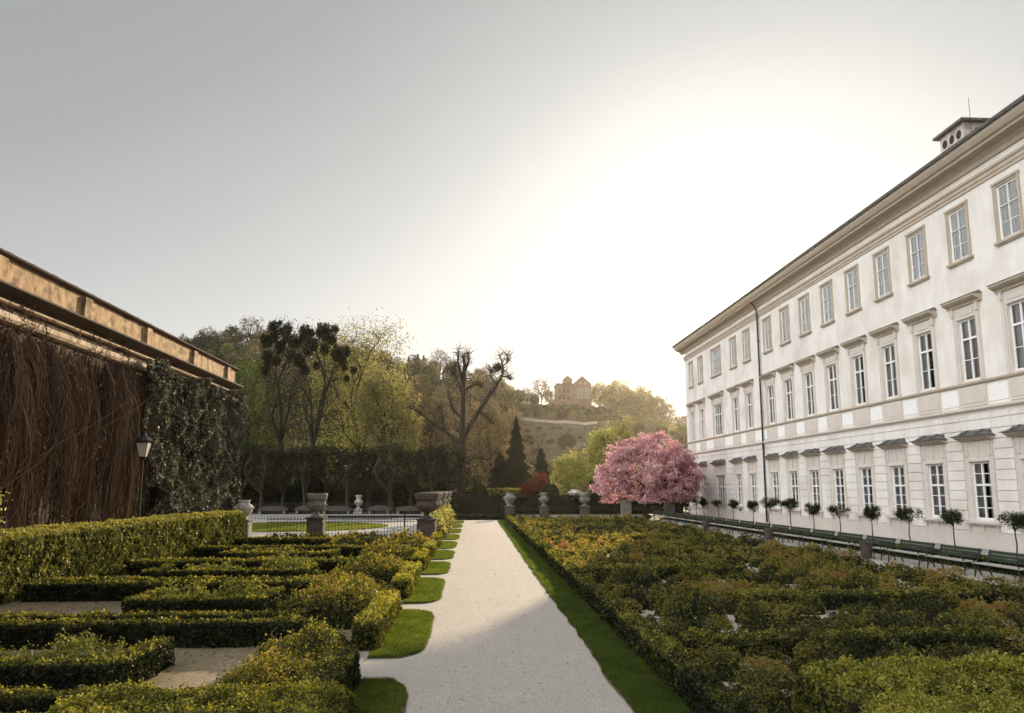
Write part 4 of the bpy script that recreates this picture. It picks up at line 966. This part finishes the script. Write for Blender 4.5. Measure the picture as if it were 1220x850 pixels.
# far clipped hedges
hedge('far_hedge', 'tall dark clipped hedge closing the garden beyond the path', 'hedge', -2.4, 23, 75, 76.4, 1.95, 'evergreen', bulge=.08, bright=.3, k=.0022)
hedge('pale_hedge', 'yellow-green clipped hedge seen above the dark hedge', 'hedge', spot(552, 84)[0], spot(662, 84)[0], 84, 85, 2.75, 'boxy', bulge=.1, bright=.6, k=.0022)
for px, l in ((571, 'left'), (656, 'right')):
    x = spot(px, 82)[0]; m = M(); n = 5000; v = rng.normal(size=(n, 3)); v /= np.linalg.norm(v, axis=1, keepdims=True)
    m.lathe([(.0, 0), (.12, .01), (.12, 1.7)], (x, 82, 0), 8); m.lathe([(.75 * sin(a), 2.35 - .75 * cos(a)) for a in np.linspace(.01, pi - .01, 10)], (x, 82, 0), 14, caps=False)
    m.leaves(v * (.88 + .06 * rng.normal(size=(n, 1))) + np.array([x, 82, 2.35]), .10, nrm=v, mi=1, var=.45)
    tag(m.build('ball_topiary', [MT['core'], MT['dkgreen']], loc=(x, 82, 0)), 'round clipped ball standing at the %s end of the pale hedge' % l, 'topiary', 'clipped balls above the far hedge')
# --- grove: individual trees
def gt(px, Y, top, wpx, kind, label, name='tree', low=.35, n=260, nl=26, ls=.15, bright=.5, trunk=.2, rt=.02, **kw):
    x = spot(px, Y)[0]; H = hh(top, Y); W = wpx * Y / FPX / 2; cz = H * (1 + low) / 2; rz = H * (1 - low) / 2 * 1.08; n = int(n * 1.5)
    crown = [(2, (0, 0, cz), (W, W * .85, rz)), (1, (W * .35, 0, cz - rz * .35), (W * .7, W * .6, rz * .5)), (1, (-W * .3, 0, cz + rz * .3), (W * .65, W * .6, rz * .55))]
    ms = tree_meshes(H, crown, H * trunk, n, rt, int(nl * .62), ls, kw.pop('sig', W * .085), kind, **kw)
    return put_tree(name, label, ms, x, Y)
gt(430, 99, 382, 128, 'yellow', 'broad pale yellow-green spring tree, tallest leafy tree of the grove', 'leafy_tree', low=.22, n=520, nl=42, ls=.14, bright=.40, trunk_r=.34)
gt(462, 93, 440, 80, 'yellow', 'pale willow-like tree at the right edge of the left grove', 'leafy_tree', low=.3, n=260, nl=60, ls=.14, bright=.5, droop=.6, trunk_r=.2)
gt(300, 100, 425, 84, 'midgreen', 'mid green leafy tree left of the mistletoe trees', 'leafy_tree', low=.18, n=300, nl=34, ls=.15, bright=.35)
gt(268, 92, 470, 60, 'dkgreen', 'dark green tree beside the end of the left building', 'leafy_tree', low=.1, n=220, nl=36, ls=.15, bright=.4)
gt(400, 112, 410, 100, 'midgreen', 'green tree behind the mistletoe trees', 'leafy_tree', low=.2, n=260, nl=30, ls=.17, bright=.4)
gt(345, 115, 420, 90, 'tan', 'brownish budding tree between the mistletoe trees', 'budding_tree', low=.25, n=320, nl=16, ls=.13, bright=.5)
gt(506, 104, 462, 70, 'tan', 'brown budding tree left of the big bare tree', 'budding_tree', low=.25, n=340, nl=22, ls=.12, bright=.5)
gt(588, 98, 475, 76, 'tan', 'tan budding tree right of the big bare tree', 'budding_tree', low=.2, n=360, nl=26, ls=.12, bright=.6)
gt(560, 118, 455, 80, 'tan', 'tall budding tree behind the big bare tree', 'budding_tree', low=.25, n=340, nl=20, ls=.13, bright=.55)
gt(640, 135, 505, 40, 'tan', 'thin brown tree above the dark conifers', 'budding_tree', low=.25, n=130, nl=9, ls=.14, bright=.35)
gt(722, 92, 512, 52, 'lime', 'lime-green leafy tree left of the cherry tree', 'leafy_tree', low=.1, n=240, nl=46, ls=.15, bright=.3)
gt(742, 98, 500, 50, 'yellow', 'pale yellow-green tree behind the cherry tree', 'leafy_tree', low=.2, n=220, nl=40, ls=.15, bright=.5)
gt(684, 86, 541, 56, 'lime', 'bright lime-green round shrub left of the cherry tree', 'shrub', low=.12, n=220, nl=60, ls=.11, bright=.45, trunk=.12)
gt(700, 84, 560, 40, 'lime', 'small lime-green shrub in front of the lime-green trees', 'shrub', low=.1, n=120, nl=60, ls=.10, bright=.55, trunk=.12)
gt(643, 84, 565, 24, 'red', 'red-leaved maple in front of the dark conifers', 'maple_tree', low=.45, n=120, nl=50, ls=.09, bright=.5, trunk=.25)
gt(628, 83, 575, 18, 'red', 'low dark red shrub left of the maple', 'shrub', low=.4, n=80, nl=40, ls=.09, bright=.15, trunk=.3)
# mistletoe trees
def mistletoe(px, Y, top, wpx, balls, label, seed):
    b2 = list(balls)
    for a_, b_, r_ in balls:
        b2.append((a_ + rng.uniform(-12, 12), b_ + rng.uniform(-6, 22), r_ * rng.uniform(.4, .85)))
    balls = b2
    x = spot(px, Y)[0]; H = hh(top, Y); W = wpx * Y / FPX / 2
    crown = [(2, (0, 0, H * .76), (W, W * .8, H * .26)), (1, (0, 0, H * .5), (W * .8, W * .7, H * .15))]
    tr, cr = tree_meshes(H, crown, H * .34, 420, .024, 9, .10, .40, 'dkgreen', trunk_r=.42, wob=.14, bright=.3)
    t = put_tree('mistletoe_tree', label, (tr, cr), x, Y)
    for bx_, by_, r in balls:
        X, Z = spot(bx_, Y, by_); m = M(); r = r * .74; n = int(900 * (r / .8) ** 2); v = rng.normal(size=(n, 3)); v /= np.linalg.norm(v, axis=1, keepdims=True)
        m.leaves(v * (r * (.7 + .5 * vnoise(v[:, 0] * 2 + bx_, v[:, 1] * 2, 4, v[:, 2] * 2)) * rng.uniform(.1, 1.15, n) ** .6)[:, None] * np.array([1, 1, 1.15]), .13, nrm=v * .4, asp=.45, var=.3)
        me = m.mesh('mistletoe', [MT['dkgreen']]); wobj('mistletoe', me, (X - x, rng.uniform(-1, 1), Z), t)
mistletoe(332, 94, 386, 62, [(327, 392, 1.2), (341, 391, 1.0), (320, 408, 1.1), (335, 412, .9), (318, 424, 1.1), (330, 430, .9), (345, 405, .8), (314, 440, .9), (326, 400, 1.0)], 'tall dark tree loaded with mistletoe, left of the two', 1)
mistletoe(371, 90, 390, 88, [(364, 397, 1.3), (385, 394, 1.4), (352, 408, 1.2), (372, 412, 1.2), (394, 404, 1.1), (356, 430, 1.1), (404, 424, 1.3), (388, 418, .9), (366, 402, .9), (411, 418, .9), (398, 392, .8), (420, 440, .7)], 'tall dark tree loaded with mistletoe, right of the two', 2)
# big pruned bare tree
Yb = 84; xb_ = spot(550, Yb)[0]; m = M()
def P3(px, py, dy=0): a = atY(px, py, Yb); return np.array([a[0] - xb_, dy, a[1]])
def limb3(pts, r0, r1, k=9):
    P = [P3(*p) for p in pts]; Q = []
    for i in range(len(P) - 1):
        p0 = P[max(0, i - 1)]; p1 = P[i]; p2 = P[i + 1]; p3 = P[min(len(P) - 1, i + 2)]
        for t in np.linspace(0, 1, 5)[:-1]:
            Q.append(.5 * ((2 * p1) + (-p0 + p2) * t + (2 * p0 - 5 * p1 + 4 * p2 - p3) * t * t + (-p0 + 3 * p1 - 3 * p2 + p3) * t ** 3))
    Q.append(P[-1]); Q = np.array(Q); Q[1:-1] += rng.normal(0, .05, (len(Q) - 2, 3))
    m.path(Q, r0, r1, k); return Q
tips = []
main = limb3([(549, 604), (550, 575), (551, 540), (551, 505), (552, 470), (553, 440), (552, 424)], .58, .14, 12)
L = [([(551, 530), (530, 515), (508, 500), (490, 486)], .28, .07), ([(552, 522), (566, 497), (580, 476), (592, 458), (600, 440), (596, 420)], .36, .08), ([(596, 448), (605, 449), (608, 452)], .12, .05),
     ([(552, 470), (545, 455), (541, 445), (543, 436)], .18, .05), ([(553, 445), (558, 430), (556, 420)], .18, .06), ([(552, 455), (546, 435), (547, 418)], .2, .06), ([(600, 436), (605, 430), (603, 422)], .10, .04), ([(592, 458), (584, 446), (586, 440)], .14, .05), ([(553, 465), (566, 458), (575, 461)], .16, .05),
     ([(551, 560), (538, 550), (524, 552), (512, 540)], .2, .04), ([(552, 555), (566, 545), (580, 548), (590, 538)], .2, .04), ([(530, 515), (528, 500), (524, 488)], .16, .04), ([(552, 500), (540, 488), (534, 470)], .18, .05), ([(570, 490), (578, 495), (588, 505)], .14, .04), ([(541, 445), (534, 440)], .07, .03), ([(520, 508), (512, 512), (505, 522)], .12, .03)]
mains = [main]
for pts, r0, r1 in L: 
    q = limb3([(a, b, (i * (1 if a > 550 else -1)) * .4) for i, (a, b) in enumerate(pts)], r0, r1, 7); mains.append(q)
for q in mains:
    for p in q[len(q) // 3:]:
        for _ in range(9):
            d = rng.normal(size=3); d[2] = abs(d[2]) + .2; d /= np.linalg.norm(d); Ln = rng.uniform(.5, 1.9); a = p; pts = [a]
            for j in range(3): d = d + rng.normal(0, .35, 3); d /= np.linalg.norm(d); a = a + d * Ln / 3; pts.append(a)
            m.path(pts, .035, .012, 3)
bt = thing('bare_tree', 'big dark gnarled bare tree with heavily pruned limbs', 'tree', (xb_, Yb, 0)); o = m.build('trunk', MT['bark'], world=False, smooth=True); o.parent = bt
mm = M(); n = 500; v = rng.normal(size=(n, 3)); v /= np.linalg.norm(v, axis=1, keepdims=True); mm.leaves(v * rng.uniform(.2, .75, (n, 1)), .12, var=.2); o = wobj('mistletoe', mm.mesh('mistletoe', [MT['dkgreen']]), tuple(P3(593, 438)), bt)
# conifers
def conifer(H, W, n=9000, mat='evergreen', pw=1.0, lsz=.16):
    m = M(); m.lathe([(.22, 0), (.16, H * .3), (.03, H * .97)], (0, 0, 0), 8)
    tr = m.mesh('trunk', [MT['bark']]); m = M()
    tt = rng.uniform(0, 1, n) ** .62; z = H * (1 - tt) * .97 + H * .03; a = rng.uniform(0, 2 * pi, n); R_ = W / 2 * (tt ** pw) * (.62 + .62 * vnoise(a * 2.2, z * 1.3, 3)) * (.86 + .22 * np.sin(z * 5.2 + a * 1.3)) * rng.uniform(.3, 1, n) ** .45
    m.leaves(np.stack([R_ * np.cos(a), R_ * np.sin(a), z - R_ * .25], 1), lsz, nrm=np.stack([np.cos(a), np.sin(a), .4 + 0 * a], 1) * .8, asp=.5, var=.4)
    return tr, m.mesh('crown', [MT[mat]])
Y = 92; put_tree('conifer', 'tall dark pointed conifer beside the bare tree', conifer(hh(497, Y), 5.6, 15000, pw=.8), spot(615, Y)[0], Y)
Y = 90; put_tree('conifer', 'smaller dark conifer next to the tall one, behind the red maple', conifer(hh(534, Y), 2.9, 7000, pw=.45), spot(645, Y)[0], Y)
Y = 95; put_tree('conifer', 'broad dark conifer low to the left of the tall one', conifer(hh(540, Y), 6.5, 9000, pw=.6), spot(596, Y)[0], Y)
# leafy shrub at the left edge
put_tree('shrub', 'light green leafy shrub at the left picture edge behind the tall hedge', tree_meshes(2.6, [(1, (0, 0, 2.0), (.55, .5, .8))], .8, 40, .008, 16, .045, .1, 'lime', trunk_r=.03), spot(-6, 20)[0], 19.5, .3)
# ------------------------------------------------------------------ hill
rp = np.array([(-700, 470), (0, 440), (200, 424), (290, 420), (400, 430), (480, 447), (560, 462), (610, 484), (660, 488), (706, 492), (735, 505), (780, 520), (820, 540), (900, 552), (1100, 566), (1500, 570)], float)
YR = 400.
rx = np.array([atY(p, 500, YR)[0] for p in rp[:, 0]]); rz = np.array([atY(a, b, YR)[1] for a, b in rp])
def ridge(X): return np.interp(X, rx, rz)
def hillz(X, Y):
    Xp = X * YR / np.maximum(Y, 120)             # the ridge widens with distance
    t = np.clip((Y - 150) / (YR - 150), 0, 1); t = t * t * (3 - 2 * t) * .55 + t * .45
    z = ridge(X * .6 + Xp * .4) * t
    z = z + np.where(Y > YR, -(Y - YR) * .05, 0) + (fbm(X * .03, Y * .03, 61, o=5) - .5) * 7 * np.clip(t * 2, 0, 1) * np.clip((YR + 10 - Y) / 60 + .15, 0, 1)
    return np.where(t <= 0, -1.0, z)
m = M(); xs = np.linspace(-700, 620, 300); ys = np.linspace(150, 700, 160); GX, GY = np.meshgrid(xs, ys); GZ = hillz(GX, GY)
V = np.stack([GX, GY, GZ], 2).reshape(-1, 3); idx = np.arange(len(V)).reshape(len(ys), len(xs)); m.add(V, np.stack([idx[:-1, :-1], idx[:-1, 1:], idx[1:, 1:], idx[1:, :-1]], 2).reshape(-1, 4))
tag(m.build('hill', MT['slope'], smooth=True), kind='structure')
def onhill(px, Y): x = spot(px, Y)[0]; return x, Y, float(hillz(np.array([x]), np.array([float(Y)]))[0])
# tree kinds for the hill
hk = {'tan': [tree_meshes(13, [(1, (0, 0, 8.2), (4.0, 3.6, 4.6))], 3.2, 170, .035, 9, .30, .45, 'tan', 'bark2', .22, bright=.5) for _ in range(2)],
      'yellow': [tree_meshes(13, [(1, (0, 0, 8.4), (3.8, 3.4, 4.6))], 3, 160, .035, 16, .30, .45, 'yellow', 'bark2', .22, bright=.4) for _ in range(2)],
      'mid': [tree_meshes(13, [(1, (0, 0, 8.0), (4.2, 3.8, 4.8))], 3, 110, .035, 34, .34, .7, 'midgreen', 'bark2', .22, bright=.3) for _ in range(2)],
      'bare': [tree_meshes(14, [(1, (0, 0, 9.4), (4.4, 4, 4.6))], 3.5, 200, .035, 5, .22, .4, 'twig', 'bark2', .25, bright=.5) for _ in range(2)],
      'fir': [conifer(14, 7.5, 3200, lsz=.42, pw=.8), conifer(12, 6.2, 2800, lsz=.40, pw=.8)]}
nm = {'tan': 'budding_tree', 'yellow': 'leafy_tree', 'mid': 'leafy_tree', 'bare': 'bare_tree', 'fir': 'fir_tree'}
ds = {'tan': 'brown budding tree', 'yellow': 'backlit yellow-green tree', 'mid': 'green tree', 'bare': 'bare leafless tree', 'fir': 'dark fir tree'}
def hilltree(px, Y, kind, sc, label, group):
    x, y, z = onhill(px, Y); put_tree(nm[kind], label, hk[kind][int(rng.integers(0, 2))], x, y, z - .6, rng.uniform(0, 6), sc * rng.uniform(.9, 1.1), group)
R1 = [(716, 'yellow', .95), (728, 'tan', .9), (738, 'yellow', 1.1), (749, 'yellow', 1.15), (758, 'tan', 1.2), (768, 'yellow', 1.15), (777, 'yellow', .95), (786, 'tan', 1.2), (796, 'bare', 1.1), (808, 'bare', .8), (816, 'tan', .9), (733, 'tan', .7), (762, 'yellow', .8)]
for i, (p, kd, s_) in enumerate(sorted(R1)): hilltree(p, 390, kd, s_ * 1.65, '%s on the ridge right of the castle, %s from the castle' % (ds[kd], ORD[i]), 'trees on the ridge right of the castle')
R2 = [(618, 'mid', .7), (628, 'bare', .8), (637, 'mid', .6), (646, 'bare', 1.25), (655, 'tan', .8)]
for i, (p, kd, s_) in enumerate(R2): hilltree(p, 398, kd, s_ * 1.2, '%s on the ridge left of the castle, %s from the left' % (ds[kd], ORD[i]), 'trees on the ridge left of the castle')
R3 = [(236, 'bare', 1.2), (252, 'bare', 1.1), (268, 'mid', 1.1), (290, 'bare', 1.5), (308, 'tan', 1.2), (484, 'fir', .9), (495, 'fir', 1.25), (502, 'fir', 1.1), (522, 'bare', 1.5), (536, 'mid', 1.1), (580, 'bare', 1.2), (594, 'tan', 1.1), (606, 'tan', 1.), (514, 'mid', .9), (570, 'mid', 1.)]
for i, (p, kd, s_) in enumerate(R3): hilltree(p, 385, kd, s_, '%s on the skyline of the wooded hill, %s from the left' % (ds[kd], ORD[i]), 'trees on the skyline of the wooded hill')
# wooded hillside as one mass (hundreds of crowns merging)
def wood(name, label, spec, mats):
    m = M(); C = []
    for px, Y, r, mi, hgt in spec:
        x, y, z = onhill(px, Y); n = int(170 * r)
        v = rng.normal(size=(n, 3)); v /= np.linalg.norm(v, axis=1, keepdims=True)
        q = v * (rng.uniform(.35, 1.1, n) ** .5)[:, None] * np.array([r, r, r * hgt]) ; c = np.array([x, y, z + r * hgt * .9])
        m.leaves(q + c, .42, var=.35 + .5 * vnoise(q[:, 0] * .4 + x, q[:, 1] * .4, 3, q[:, 2] * .4) - .1, mi=mi, asp=.7)
        m.path([(x, y, z - .5), (x + .3, y, z + r * hgt * .5), (x, y, z + r * hgt * 1.3)], .22, .08, 4, mi=4)
    return tag(m.build(name, [MT[a] for a in mats] + [MT['bark2']], loc=(spot(400, 300)[0], 300, 0)), label, 'woodland', kind='stuff')
spec = []
for _ in range(560):
    p = rng.uniform(190, 612); Y = rng.uniform(165, 392); spec.append((p, Y, rng.uniform(2.6, 4.4), int(rng.choice([0, 1, 1, 2, 2, 3])), rng.uniform(1.1, 1.7)))
wood('hill_wood', 'mixed brown and green wood covering the hillside left of the castle', spec, ['evergreen', 'dkgreen', 'tan', 'midgreen'])
spec = []
for _ in range(300):
    p = rng.uniform(735, 860); Y = rng.uniform(290, 376); spec.append((p, Y, rng.uniform(1.8, 3.2), int(rng.choice([0, 1, 2, 2, 3])), rng.uniform(.9, 1.4)))
for _ in range(28):
    p = rng.uniform(600, 740); Y = rng.uniform(160, 250); spec.append((p, Y, rng.uniform(1.8, 3.2), int(rng.choice([0, 1, 2, 2])), rng.uniform(.9, 1.3)))
for _ in range(330):
    p = rng.uniform(598, 745); Y = rng.uniform(318, 388); spec.append((p, Y, rng.uniform(1.2, 2.3), int(rng.choice([0, 0, 1, 2])), .75))
for _ in range(60):
    p = rng.uniform(600, 745); Y = rng.uniform(225, 300); spec.append((p, Y, rng.uniform(.5, 1.1), int(rng.choice([0, 1, 2])), .7))
wood('hill_scrub', 'scrub and small trees on the slope right of and below the castle', spec, ['dkgreen', 'midgreen', 'tan', 'yellow'])
# terrace wall below the castle
m = M(); tw = []
for p in np.linspace(604, 712, 28):
    x = spot(p, 312)[0]; tw.append(x)
for a, b in zip(tw[:-1], tw[1:]):
    za, zb_ = float(hillz(np.array([a]), np.array([310.]))[0]), float(hillz(np.array([b]), np.array([310.]))[0])
    m.add([(a, 310, za - 2), (b, 310, zb_ - 2), (b, 310, zb_ + 1.3), (a, 310, za + 1.3), (a, 311, za - 2), (b, 311, zb_ - 2), (b, 311, zb_ + 1.3), (a, 311, za + 1.3)], [(0, 1, 2, 3), (3, 2, 6, 7), (5, 4, 7, 6)])
tag(m.build('terrace_wall', MT['ledge'], loc=(tw[14], 310, 32)), 'pale stone terrace wall across the slope under the castle', 'wall')
MT['slate2'] = surf('pale_pane', (.16, .15, .14), (.22, .21, .20), 2, bump=0, rough=.3)
# ------------------------------------------------------------------ castle
YK = 385.; sK = YK / FPX
kx, _ = spot(685, YK); kz = atY(685, 489, YK)[1]
K = thing('castle', 'small sandstone castle with turret and stepped gable on the ridge', 'castle', (kx, YK, kz))
def kX(px): return spot(px, YK)[0] - kx
def kZ(py): return atY(685, py, YK)[1] - kz
def kb(x0, x1, y0, y1, zt, zb=-8): 
    m = M(); m.box(x0, x1, y0, y1, zb, zt); return m
a, b, c, d = kX(664.5), kX(684), kX(706), 12
m = M(); m.box(a, b, 0, d, -8, kZ(459)); m.box(b, c, -1.5, d + 1, -8, kZ(458.5))
m.box(kX(657), a, 1, d - 1, -8, kZ(477)); m.box(kX(668), kX(697), -3.2, -1.5, -8, kZ(480))
zt_, zg = kZ(458.5), kZ(449)
xm_ = (b + c) / 2 - .6
steps = 6
for i in range(steps):          # stepped gable
    w = (c - b) / 2 * (1 - i / steps); m.box((b + c) / 2 - w + .05, (b + c) / 2 + w - .05, -1.4, -.6, zt_ + (zg - zt_) * i / steps, zt_ + (zg - zt_) * (i + 1) / steps)
m.build('wall', MT['castle'], K, world=False)
m = M(); m.add([(b, -.6, zt_), (c, -.6, zt_), (c, d + 1, zt_), (b, d + 1, zt_), ((b + c) / 2, -.6, zg - .8), ((b + c) / 2, d + 1, zg - .8)], [(0, 4, 5, 3), (1, 2, 5, 4)]); m.box(a - .4, b, -.4, d + .4, kZ(459), kZ(457.6))
for q in np.arange(a, b - .5, 1.3): m.box(q, q + .7, -.4, 0, kZ(457.6), kZ(456.8))
m.build('roof', MT['castleroof'], K, world=False)
tx0, tx1 = kX(673), kX(683.5); zt2 = kZ(452.5)
m = M(); m.box(tx0, tx1, .5, 5.5, kZ(459), zt2); o = m.build('turret', MT['castle'], K, world=False)
m = M(); cxm = (tx0 + tx1) / 2; e = .4; m.tri([(tx0 - e, .1, zt2), (tx1 + e, .1, zt2), (tx1 + e, 5.9, zt2), (tx0 - e, 5.9, zt2), (cxm, 3, kZ(446.5))], [(0, 1, 4), (1, 2, 4), (2, 3, 4), (3, 0, 4)]); m.build('turret_roof', MT['castleroof'], o, world=False)
for px0_, py0_, px1_, py1_, yy in [(689, 463, 693.5, 475, -1.5), (694.5, 463, 699, 475, -1.5), (700, 463, 703.5, 475, -1.5), (667, 464, 669.2, 469, 0), (672, 464, 674.2, 469, 0), (677, 464, 679.2, 469, 0), (667, 472, 669.2, 477, 0), (672, 472, 674.2, 477, 0), (677, 472, 679.2, 477, 0), (675.5, 454.5, 677.2, 457.5, .5), (679.3, 454.5, 681, 457.5, .5), (672, 482, 674, 486, -3.2), (679, 482, 681, 486, -3.2), (686, 482, 688, 486, -3.2), (692, 455, 694.5, 458.5, -1.5), (697.5, 455.5, 699.5, 458.5, -1.5)]:
    m = M(); x0_, x1_, z0_, z1_ = kX(px0_), kX(px1_), kZ(py1_), kZ(py0_)
    m.box(x0_ - .12, x1_ + .12, yy - .16, yy - .01, z0_ - .15, z0_); m.box(x0_ - .12, x0_, yy - .12, yy - .01, z0_, z1_); m.box(x1_, x1_ + .12, yy - .12, yy - .01, z0_, z1_); m.box(x0_, x1_, yy - .07, yy - .01, z0_, z1_, mi=1)
    m.build('window', [MT['trim'], MT['dark'] if yy != -1.5 else MT['slate2']], K, world=False)
# pale villa left of the castle
vx, vz = spot(633, 405)[0], atY(633, 479, 405)[1]
V_ = thing('villa', 'pale house with blue-grey roof between the ridge trees left of the castle', 'house', (vx, 405, vz))
m = M(); m.box(-9, 5, 0, 8, -5, 3.2); m.build('wall', MT['panel'], V_, world=False)
m = M(); m.add([(-9.6, -.5, 3.2), (5.6, -.5, 3.2), (5.6, 8.5, 3.2), (-9.6, 8.5, 3.2), (-7, 4, 6), (3, 4, 6)], [(0, 1, 5, 4), (2, 3, 4, 5)]); m.tri([(-9.6, -.5, 3.2), (-7, 4, 6), (-9.6, 8.5, 3.2), (5.6, -.5, 3.2), (5.6, 8.5, 3.2), (3, 4, 6)], [(0, 1, 2), (3, 4, 5)]); m.build('roof', surf('slate', (.25, .28, .32), (.33, .36, .40), 3), V_, world=False)
for q in (-7.5, -5, -2.5, 0, 2.5):
    m = M(); m.box(q, q + 1.2, -.08, -.01, .4, 2.2); m.build('window', MT['dark'], V_, world=False)
# ------------------------------------------------------------------ light
AZ, EL = R(21.0), R(15.0); SKY_FILL = 1.2
S = Vector((sin(AZ) * cos(EL), cos(AZ) * cos(EL), sin(EL)))
sd = bpy.data.lights.new('sun', 'SUN'); so = bpy.data.objects.new('sun', sd); COL.objects.link(so)
so.rotation_euler = S.to_track_quat('Z', 'Y').to_euler(); sd.energy = 4.3; sd.angle = R(.6); sd.color = (1.0, .79, .53)
W = bpy.data.worlds.new('World'); SC.world = W; W.use_nodes = True; nt = W.node_tree; nt.nodes.clear(); N = nt.nodes.new; Lk = nt.links.new
out = N('ShaderNodeOutputWorld'); bg = N('ShaderNodeBackground'); Lk(bg.outputs[0], out.inputs[0])
sky = N('ShaderNodeTexSky'); sky.sky_type = 'NISHITA'; sky.sun_disc = False; sky.sun_elevation = EL; sky.sun_rotation = AZ; sky.air_density = 1.0; sky.dust_density = 3.0
hs = N('ShaderNodeHueSaturation'); hs.inputs['Saturation'].default_value = .12; Lk(sky.outputs[0], hs.inputs['Color'])
tc = N('ShaderNodeTexCoord'); nrm = N('ShaderNodeVectorMath'); nrm.operation = 'NORMALIZE'; Lk(tc.outputs['Generated'], nrm.inputs[0])
dt = N('ShaderNodeVectorMath'); dt.operation = 'DOT_PRODUCT'; dt.inputs[1].default_value = S; Lk(nrm.outputs[0], dt.inputs[0])
ac = N('ShaderNodeMath'); ac.operation = 'ARCCOSINE'; Lk(dt.outputs['Value'], ac.inputs[0])
cn = N('ShaderNodeTexNoise'); cn.inputs['Scale'].default_value = 1.6; cn.inputs['Detail'].default_value = 4; Lk(nrm.outputs[0], cn.inputs[0])
ca_ = N('ShaderNodeMath'); ca_.operation = 'MULTIPLY_ADD'; ca_.inputs[1].default_value = .16; ca_.inputs[2].default_value = -.08; Lk(cn.outputs[0], ca_.inputs[0])
ad = N('ShaderNodeMath'); ad.operation = 'ADD'; Lk(ac.outputs[0], ad.inputs[0]); Lk(ca_.outputs[0], ad.inputs[1])
sx_ = N('ShaderNodeSeparateXYZ'); Lk(nrm.outputs[0], sx_.inputs[0])
ef = N('ShaderNodeMath'); ef.operation = 'MULTIPLY_ADD'; ef.inputs[1].default_value = 2.8; ef.inputs[2].default_value = .14; Lk(sx_.outputs['Z'], ef.inputs[0])
e2 = N('ShaderNodeMath'); e2.operation = 'MULTIPLY'; Lk(ad.outputs[0], e2.inputs[0]); Lk(ef.outputs[0], e2.inputs[1])
near_ = N('ShaderNodeMapRange'); near_.inputs[1].default_value = R(3); near_.inputs[2].default_value = R(14); Lk(ac.outputs[0], near_.inputs[0])
e3 = N('ShaderNodeMix'); e3.data_type = 'FLOAT'; Lk(near_.outputs[0], e3.inputs[0]); Lk(ac.outputs[0], e3.inputs[2]); Lk(e2.outputs[0], e3.inputs[3])
mp = N('ShaderNodeMath'); mp.operation = 'DIVIDE'; mp.inputs[1].default_value = pi; Lk(e3.outputs[0], mp.inputs[0])
rampn = N('ShaderNodeValToRGB'); cr = rampn.color_ramp
EXPO = .95; G = 2 ** EXPO
SKY = [(0, (16, 13, 8.5)), (2.0, (6.0, 5.0, 3.4)), (4.5, (1.9, 1.6, 1.20)), (9, (1.0, .95, .86)), (17, (.91, .90, .865)), (26, (.80, .80, .78)), (35, (.665, .675, .67)), (46, (.56, .575, .575)), (66, (.425, .44, .445)), (84, (.38, .395, .40)), (110, (.56, .58, .61)), (180, (.66, .69, .73))]
mxv = 16.0
while len(cr.elements) < len(SKY): cr.elements.new(.5)
for e_, (a_, c_) in zip(cr.elements, SKY): e_.position = a_ / 180; e_.color = (c_[0] / mxv, c_[1] / mxv, c_[2] / mxv, 1)
Lk(mp.outputs[0], rampn.inputs[0])
# bright sky lobe added out of view at left to light the shaded facade
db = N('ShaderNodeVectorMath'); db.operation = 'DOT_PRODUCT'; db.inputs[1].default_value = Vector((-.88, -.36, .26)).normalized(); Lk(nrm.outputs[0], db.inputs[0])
bk = N('ShaderNodeMapRange'); bk.interpolation_type = 'SMOOTHSTEP'; bk.inputs[1].default_value = .44; bk.inputs[2].default_value = .92; bk.inputs[3].default_value = 0; bk.inputs[4].default_value = SKY_FILL * G / mxv; Lk(db.outputs['Value'], bk.inputs[0])
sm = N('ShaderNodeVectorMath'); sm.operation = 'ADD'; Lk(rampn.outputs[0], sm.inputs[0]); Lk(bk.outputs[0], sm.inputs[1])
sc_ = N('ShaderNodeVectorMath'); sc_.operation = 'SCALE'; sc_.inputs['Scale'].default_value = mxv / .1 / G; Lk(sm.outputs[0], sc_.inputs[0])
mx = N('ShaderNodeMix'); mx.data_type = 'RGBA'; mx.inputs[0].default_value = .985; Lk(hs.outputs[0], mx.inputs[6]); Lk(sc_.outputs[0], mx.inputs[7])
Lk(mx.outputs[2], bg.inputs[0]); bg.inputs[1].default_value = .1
vs = SC.view_settings; vs.view_transform = 'Standard'; vs.look = 'None'; vs.gamma = 1; vs.use_curve_mapping = False; vs.exposure = EXPO
# ------------------------------------------------------------------ haze
HZ = True
if HZ:
    m = M(); m.box(-1200, 1200, -120, 900, -2, 140); hm, nt, N, Lk = newmat('haze_air'); o_ = N('ShaderNodeOutputMaterial'); v = N('ShaderNodeVolumePrincipled'); v.inputs['Density'].default_value = .00009; v.inputs['Color'].default_value = (1, .93, .80, 1); v.inputs['Anisotropy'].default_value = .75; Lk(v.outputs[0], o_.inputs['Volume'])
    hz = m.build('haze', hm, loc=(0, 390, 0)); tag(hz, 'thin sunlit haze filling the air over garden and hill', 'haze', kind='stuff')
SC.cycles.max_bounces = 6; SC.cycles.diffuse_bounces = 3; SC.cycles.transparent_max_bounces = 8; SC.cycles.volume_bounces = 0
SC.cycles.use_denoising = True
